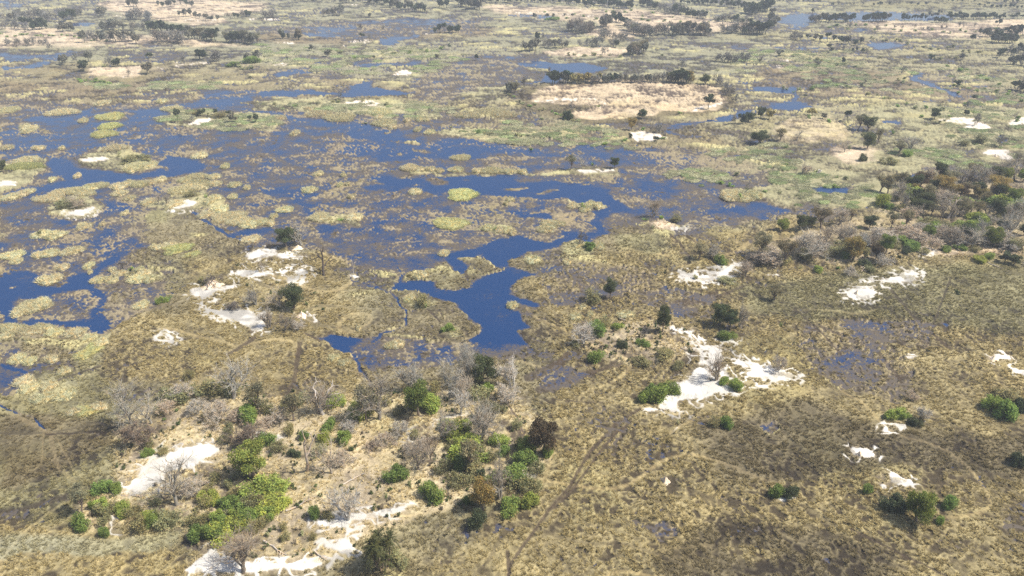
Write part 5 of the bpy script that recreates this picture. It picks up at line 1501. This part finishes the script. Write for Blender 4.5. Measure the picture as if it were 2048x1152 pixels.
# reed islets
isl = []
for e in ISLETS.replace('\n', ';').split(';'):
    q = e.split()
    if len(q) < 4 or 'x' in q: continue
    isl.append((float(q[0]), float(q[1]), float(q[2]), float(q[3]), 'e' in q))
ipl = defaultdict(list)
IPLACES = [(900, 440, 'in the middle lake'), (210, 250, 'in the upper-left lagoon'), (60, 250, 'at the upper-left edge of the water'), (60, 330, 'by the left edge islet'), (400, 320, 'in open marsh at centre left'), (600, 400, 'in the blue pools left of centre'), (660, 438, 'around the bushy centre-left islet'),
 (850, 340, 'in the thin bank above the middle lake'), (1000, 345, 'at the bank\'s right end'), (650, 235, 'right of the ringed island'), (800, 250, 'in the marsh at upper centre'), (980, 230, 'at upper centre'), (1480, 392, 'on the mid-right marsh'), (280, 335, 'on the spit islet at left'), (60, 392, 'at the left edge below the blue channel'),
 (150, 385, 'beyond the white-beached islet'), (280, 370, 'along the blue channel at left'), (400, 365, 'behind the beached islet'), (450, 430, 'by the narrow canal'), (510, 450, 'at the canal\'s upper side'), (130, 505, 'in the left marsh'), (30, 520, 'at the left edge of the marsh'), (110, 555, 'in the deep blue water at left'),
 (65, 615, 'in the lower deep blue water'), (210, 560, 'on the blue arm\'s bank'), (285, 560, 'around the stump islet'), (100, 472, 'on the small left marsh islet'), (360, 505, 'in the green patch left of centre'), (50, 665, 'on the lower-left shore'), (130, 668, 'right of the lower-left shore'), (190, 700, 'in the bright green lower-left reeds'),
 (90, 790, 'in the lower-left reed bed'), (180, 822, 'at the lower-left bright patch'), (60, 725, 'above the lower-left reed bed'), (860, 545, 'left of the curling lagoon'), (820, 600, 'below the lagoon\'s left arm'), (1090, 455, 'in parallel rows by the lagoon'), (1065, 523, 'on the lagoon\'s right marsh'), (1170, 415, 'on the islet right of the lakes'),
 (1000, 462, 'above the lagoon\'s bend'), (1180, 495, 'on the lagoon\'s right bank'), (790, 690, 'between the dark pools'), (680, 725, 'by the lower dark pool'), (1180, 628, 'right of the lagoon\'s foot'), (1015, 405, 'right of the middle lake'), (1025, 612, 'in the lagoon itself')]
for q in isl:
    d = [(q[0]-a)**2 + (2.2*(q[1]-b))**2 for a, b, c in IPLACES]; ipl[IPLACES[int(np.argmin(d))][2]].append(q)
for pl, qs in ipl.items():
    qs.sort(); big_ = max(qs, key=lambda q: q[2]*q[3])
    for i, q in enumerate(qs):
        u, v, rx, ry, evn = q; x, y, t = ground(u, v); t = float(t)
        RX = rx*t/F; RY = ry*t/F/(H/t)
        key = 'islet_s' if RX < 5 else ('islet_m' if RX < 11 else 'islet_l'); R0 = {'islet_s': 3., 'islet_m': 7., 'islet_l': 14.}[key]
        o = new_obj('grass_islet', prnd.choice(PROTO[key])[0][1])
        zs = (.8 if evn else 1.15)*max(.9, min(1.6, t/350))
        set_on(o, float(x), float(y), max(0, ground_z(u, v)*.5)+.22, prnd.uniform(-.25, .25)+(0 if prnd.random() < .5 else math.pi), RX/R0, RY/R0, zs)
        c = (.46, .48, .235) if evn else (.53, .52, .34); f = prnd.uniform(.88, 1.1); o.color = (c[0]*f, c[1]*f*prnd.uniform(.96, 1.03), c[2]*f, 1)
        look = 'smooth yellow-green' if evn else 'straw coloured'
        if len(qs) == 1: lb = f"{look} grass islet {pl}"
        elif q is big_: lb = f"largest {look} grass islet {pl}"
        elif i == 0: lb = f"leftmost {look} grass islet {pl}"
        elif i == len(qs)-1: lb = f"rightmost {look} grass islet {pl}"
        else: lb = f"{look} grass islet {pl}, {ORD[min(i, 19)]} from left"
        o['label'] = lb; o['category'] = 'grass islet'; o['group'] = 'grass islets in the water'

# ------------------------------------------------------------------ uncountable growth, spread with geometry nodes
def scatter(name, protos_, P, rot, scl, colr, label, cat):
    """one object of ground cover; instances carry their own colour"""
    me = bpy.data.meshes.new(name); P = np.asarray(P, np.float32)
    me.vertices.add(len(P)); me.vertices.foreach_set('co', P.ravel())
    a = me.attributes.new('rot', 'FLOAT', 'POINT'); a.data.foreach_set('value', np.asarray(rot, np.float32))
    a = me.attributes.new('scl', 'FLOAT_VECTOR', 'POINT'); a.data.foreach_set('vector', np.asarray(scl, np.float32).ravel())
    a = me.attributes.new('tint', 'FLOAT_VECTOR', 'POINT'); a.data.foreach_set('vector', np.asarray(colr, np.float32).ravel())
    o = new_obj(name, me); o['kind'] = 'stuff'; o['label'] = label; o['category'] = cat
    ng = bpy.data.node_groups.new(name, 'GeometryNodeTree')
    ng.interface.new_socket('Geometry', in_out='INPUT', socket_type='NodeSocketGeometry'); ng.interface.new_socket('Geometry', in_out='OUTPUT', socket_type='NodeSocketGeometry')
    N = ng.nodes; Lk = ng.links; gi = N.new('NodeGroupInput'); go = N.new('NodeGroupOutput')
    iop = N.new('GeometryNodeInstanceOnPoints'); g2i = N.new('GeometryNodeGeometryToInstance')
    for pm in protos_:
        src = bpy.data.objects.new(name+'_source', pm)
        oi = N.new('GeometryNodeObjectInfo'); oi.inputs['Object'].default_value = src; oi.inputs['As Instance'].default_value = True
        Lk.new(oi.outputs['Geometry'], g2i.inputs[0])
    Lk.new(g2i.outputs[0], iop.inputs['Instance']); iop.inputs['Pick Instance'].default_value = True
    ri = N.new('FunctionNodeRandomValue'); ri.data_type = 'INT'; ri.inputs[4].default_value = 0; ri.inputs[5].default_value = len(protos_)-1
    Lk.new(ri.outputs[2], iop.inputs['Instance Index'])
    def named(nm, ty):
        q = N.new('GeometryNodeInputNamedAttribute'); q.data_type = ty; q.inputs['Name'].default_value = nm; return q
    cx = N.new('ShaderNodeCombineXYZ'); Lk.new(named('rot', 'FLOAT').outputs['Attribute'], cx.inputs['Z'])
    Lk.new(cx.outputs[0], iop.inputs['Rotation']); Lk.new(named('scl', 'FLOAT_VECTOR').outputs['Attribute'], iop.inputs['Scale'])
    Lk.new(gi.outputs[0], iop.inputs['Points']); Lk.new(iop.outputs[0], go.inputs[0])
    md = o.modifiers.new('spread', 'NODES'); md.node_group = ng
    return o
def mat_inst(name, src_tone=(.7, 1.3), trans=.2):
    m, n, l, p = new_mat(name)
    ai = n.new('ShaderNodeAttribute'); ai.attribute_type = 'INSTANCER'; ai.attribute_name = 'tint'
    at = n.new('ShaderNodeAttribute'); at.attribute_name = 'tone'
    mr = n.new('ShaderNodeMapRange'); mr.inputs['To Min'].default_value = src_tone[0]; mr.inputs['To Max'].default_value = src_tone[1]
    l.new(at.outputs['Fac'], mr.inputs['Value'])
    s_ = n.new('ShaderNodeVectorMath'); s_.operation = 'SCALE'; l.new(ai.outputs['Color'], s_.inputs[0]); l.new(mr.outputs[0], s_.inputs['Scale'])
    l.new(s_.outputs[0], p.inputs['Base Color']); p.inputs['Roughness'].default_value = .85; p.inputs['Specular IOR Level'].default_value = .1
    td = n.new('ShaderNodeBsdfTranslucent'); l.new(s_.outputs[0], td.inputs['Color'])
    ms = n.new('ShaderNodeMixShader'); ms.inputs[0].default_value = trans
    l.new(p.outputs[0], ms.inputs[1]); l.new(td.outputs[0], ms.inputs[2]); l.new(ms.outputs[0], n['Material Output'].inputs['Surface'])
    return m
M_TUFT = mat_inst('tuft_grass')
def tuft_mesh(seed, nb=13):
    rg = np.random.default_rng(seed); mb = MB()
    a = rg.uniform(0, 2*math.pi, nb); r0 = rg.uniform(0, .28, nb); B = np.stack([r0*np.cos(a), r0*np.sin(a), np.full(nb, -.1)], 1)
    ln = rg.uniform(.15, .85, nb); h = rg.uniform(.45, 1.0, nb)
    T = B + np.stack([ln*np.cos(a), ln*np.sin(a), h], 1); w = np.stack([-np.sin(a), np.cos(a), 0*a], 1)*.11
    V = np.stack([B-w, B+w, T], 1).reshape(-1, 3); i = np.arange(nb)*3
    mb.add(V, np.stack([i, i+1, i+2], 1), np.repeat(rg.uniform(.2, 1, nb), 3)); return mb.mesh('tuft', [M_TUFT])
rg = np.random.default_rng(77)
# tufts: even density on the plain, the near half of the view and a margin around it
NT = 220000
tx = rg.uniform(-290, 290, NT*3); ty = rg.uniform(70, 340, NT*3)
dep = ty*cP + H*sP; tu = 1024 + F*tx/dep; tv = 576 - F*(ty*sP - H*cP)/dep
ok = (tu > -150) & (tu < 2200) & (rg.random(NT*3) < np.clip((345-ty)/80, 0, 1)) & (tv < 1290); tx, ty, tu, tv = tx[ok], ty[ok], tu[ok], tv[ok]
zz = bilinear(Z, tu, tv); ss = bilinear(sandm, tu, tv); ww = bilinear(wet, tu, tv); tt = bilinear(tus, tu, tv); cc_ = np.stack([bilinear(CC[..., i], tu, tv) for i in range(3)], -1)
dd = bilinear(DRY, tu, tv)
ok = (ss < .25) & (ww < .3) & (bilinear(W, tu, tv) < .45) & (bilinear(trm, tu, tv) < .25) & (rg.random(len(tx)) < (.05+1.0*sstep(.35, .85, tt))*(1-.45*dd)); idx = np.where(ok)[0]; rg.shuffle(idx); idx = idx[:NT]
tx, ty, zz, cc_ = tx[idx], ty[idx], zz[idx], cc_[idx]
kk = rg.uniform(.75, 1.45, len(tx))[:, None]; cc_ = cc_*np.array([1.06, 1.02, .88])*kk
sz_ = rg.uniform(.35, .8, len(tx))*(.8+.5*vn(tx/7, ty/7, 91)); h_ = sz_*rg.uniform(.5, 1.0, len(tx))
scatter('grass_tufts', [tuft_mesh(k) for k in range(5)], np.stack([tx, ty, zz], 1), rg.uniform(0, 6.28, len(tx)), np.stack([sz_, sz_, h_], 1), np.clip(cc_, .02, .8),
        'dry straw tussock grass covering the floodplain', 'grass')
# reed clumps scattered over named marsh areas
CP = []; 
for line in CLUMPS.strip().splitlines():
    a, b = line.split('|'); P = np.array(pts(b)); nn = int(a); got = 0
    while got < nn:
        u = rg.uniform(P[:, 0].min(), P[:, 0].max()); v = rg.uniform(P[:, 1].min(), P[:, 1].max()); ins = False
        for i in range(len(P)):
            x1, y1 = P[i]; x2, y2 = P[(i+1) % len(P)]
            if (y1 > v) != (y2 > v) and u < x1+(v-y1)*(x2-x1)/(y2-y1): ins = not ins
        if ins: CP.append((u, v)); got += 1
CP = np.array(CP); cx_, cy_, ct = ground(CP[:, 0], CP[:, 1]); keep = (vn(cx_/26, cy_/26, 5) > .38) & (bilinear(sandm, CP[:, 0], CP[:, 1]) < .2) & (bilinear(W, CP[:, 0], CP[:, 1]) < .6)
CP, cx_, cy_, ct = CP[keep], cx_[keep], cy_[keep], ct[keep]
s = rg.uniform(.35, 1.0, len(cx_))*np.clip(ct/420, .7, 1.7)
M_CL = mat_inst('reed_clumps')
cl_m = []
for i in range(3):
    me = PROTO['islet_s'][i][0][1].copy(); me.materials.clear(); me.materials.append(M_CL); cl_m.append(me)
tc = np.array([.50, .49, .31])*rg.uniform(.75, 1.12, (len(cx_), 1)); gsel = rg.random(len(cx_)) < .3; tc[gsel] *= [.85, .98, .8]
scatter('reed_clumps', cl_m, np.stack([cx_, cy_, np.maximum(bilinear(Z, CP[:, 0], CP[:, 1])*.6, 0)], 1), rg.uniform(-.4, .4, len(cx_)),
        np.stack([s*rg.uniform(1.0, 2.2, len(s)), s, np.clip(s, .8, 1.2)], 1), tc, 'pale reed clumps dotted over the marsh', 'reeds')
# knee-high scrub on the dry islands
SP = []
for nn, ps in ((650, '230,860 330,800 440,770 560,780 700,790 850,770 1000,770 1040,800 1080,860 1075,930 1000,1010 830,1030 700,1110 560,1152 380,1152 400,1080 250,1050 160,1070 155,1010 240,970'),
               (160, '1150,690 1200,650 1300,640 1400,670 1395,712 1290,735 1190,715'), (420, '1480,520 1520,480 1560,450 1750,430 1780,372 2080,362 2080,530 1900,515 1720,540'), (90, '400,590 470,535 640,520 660,560 640,660 530,670')):
    P = np.array(pts(ps)); got = 0
    while got < nn:
        u = rg.uniform(P[:, 0].min(), P[:, 0].max()); v = rg.uniform(P[:, 1].min(), P[:, 1].max()); ins = False
        for i in range(len(P)):
            x1, y1 = P[i]; x2, y2 = P[(i+1) % len(P)]
            if (y1 > v) != (y2 > v) and u < x1+(v-y1)*(x2-x1)/(y2-y1): ins = not ins
        if ins: SP.append((u, v)); got += 1
SP = np.array(SP); bx, by, bt_ = ground(SP[:, 0], SP[:, 1]); keep = (bilinear(sandm, SP[:, 0], SP[:, 1]) < .3) & (vn(bx/9, by/9, 8) > .35); SP, bx, by = SP[keep], bx[keep], by[keep]
M_SC = mat_inst('scrub_leaves', (.6, 1.4), .3); sc_m = []
for q in PROTO['scrub']:
    me = q[0][1].copy(); me.materials.clear(); me.materials.append(M_SC); sc_m.append(me)
s = rg.uniform(.05, .17, len(bx)); t_ = np.array([[.17, .18, .08], [.13, .17, .06], [.25, .21, .15], [.10, .12, .05]])[rg.integers(0, 4, len(bx))]*rg.uniform(.8, 1.4, (len(bx), 1))
scatter('low_scrub', sc_m, np.stack([bx, by, np.maximum(bilinear(Z, SP[:, 0], SP[:, 1]), 0)], 1), rg.uniform(0, 6.28, len(bx)), np.stack([s*rg.uniform(.8, 1.6, len(s)), s, s*1.1], 1), t_,
        'knee-high scrub and dry forbs on the sandy islands', 'scrub')
# the trees and bushes past three hundred, too far to tell apart
for is_tree, lst in massed.items():
    uniq = list({id(e[0]): e[0] for e in lst}.values())
    mb_v = []
    # joined into one mesh, tint per face corner through the tone material is kept simple: one material per mass
    bm_v, bm_f, bm_t, off = [], [], [], 0
    for me, x, y, z, rz, s_, sz, c in lst:
        V = np.empty(len(me.vertices)*3, np.float32); me.vertices.foreach_get('co', V); V = V.reshape(-1, 3)*[s_, s_, sz]
        ca, sa_ = math.cos(rz), math.sin(rz); V = np.stack([V[:, 0]*ca-V[:, 1]*sa_+x, V[:, 0]*sa_+V[:, 1]*ca+y, V[:, 2]+z], 1)
        nl = len(me.loops); Lp = np.empty(nl, np.int32); me.loops.foreach_get('vertex_index', Lp)
        ls = np.empty(len(me.polygons), np.int32); me.polygons.foreach_get('loop_start', ls)
        bm_v.append(V); bm_f.append((Lp+off, ls, nl)); off += len(V)
        T = np.empty(len(V), np.float32); me.attributes['tone'].data.foreach_get('value', T)
        bm_t.append(np.concatenate([np.array(c[:3])[None, :]*(.6+.85*T[:, None]), np.ones((len(V), 1))], 1))
    nm = 'distant_woodland' if is_tree else 'distant_scrub'
    me = bpy.data.meshes.new(nm); V = np.concatenate(bm_v).astype(np.float32)
    me.vertices.add(len(V)); me.vertices.foreach_set('co', V.ravel())
    loops = np.concatenate([q[0] for q in bm_f]); starts = []; o2 = 0
    for Lp, ls, nl in bm_f: starts.append(ls+o2); o2 += nl
    me.loops.add(len(loops)); me.loops.foreach_set('vertex_index', loops.astype(np.int32))
    st = np.concatenate(starts).astype(np.int32); me.polygons.add(len(st)); me.polygons.foreach_set('loop_start', st); me.update(calc_edges=True)
    a = me.color_attributes.new('leafcol', 'FLOAT_COLOR', 'POINT'); a.data.foreach_set('color', np.concatenate(bm_t).astype(np.float32).ravel())
    mt, n, l, p = new_mat(nm); at = n.new('ShaderNodeAttribute'); at.attribute_name = 'leafcol'; l.new(at.outputs['Color'], p.inputs['Base Color']); p.inputs['Roughness'].default_value = .9; p.inputs['Specular IOR Level'].default_value = .1
    me.materials.append(mt); o = new_obj(nm, me); o['kind'] = 'stuff'
    o['label'] = 'distant thin woodland too small to tell tree from tree' if is_tree else 'distant low scrub dotting the far plain'; o['category'] = 'woodland' if is_tree else 'scrub'
# ------------------------------------------------------------------ air
m, n, l, p = new_mat('haze_air'); n.remove(p)
vol = n.new('ShaderNodeVolumePrincipled'); vol.inputs['Density'].default_value = .00022; vol.inputs['Color'].default_value = (.80, .88, 1.0, 1); vol.inputs['Anisotropy'].default_value = 0
l.new(vol.outputs[0], n['Material Output'].inputs['Volume'])
x0, x1 = float(GX.min())-20, float(GX.max())+20; y0, y1 = -60, float(GY.max())+20; z0, z1 = -2, H+15
V = [(x0, y0, z0), (x1, y0, z0), (x1, y1, z0), (x0, y1, z0), (x0, y0, z1), (x1, y0, z1), (x1, y1, z1), (x0, y1, z1)]
me = bpy.data.meshes.new('haze'); me.from_pydata(V, [], [(0, 3, 2, 1), (4, 5, 6, 7), (0, 1, 5, 4), (1, 2, 6, 5), (2, 3, 7, 6), (3, 0, 4, 7)]); me.materials.append(m)
o = new_obj('haze', me); o['kind'] = 'stuff'; o['label'] = 'thin bluish air over the plain'; o['category'] = 'haze'
print('items', len(items), 'islets', len(isl), 'clumps', len(CP), 'tufts', len(tx))
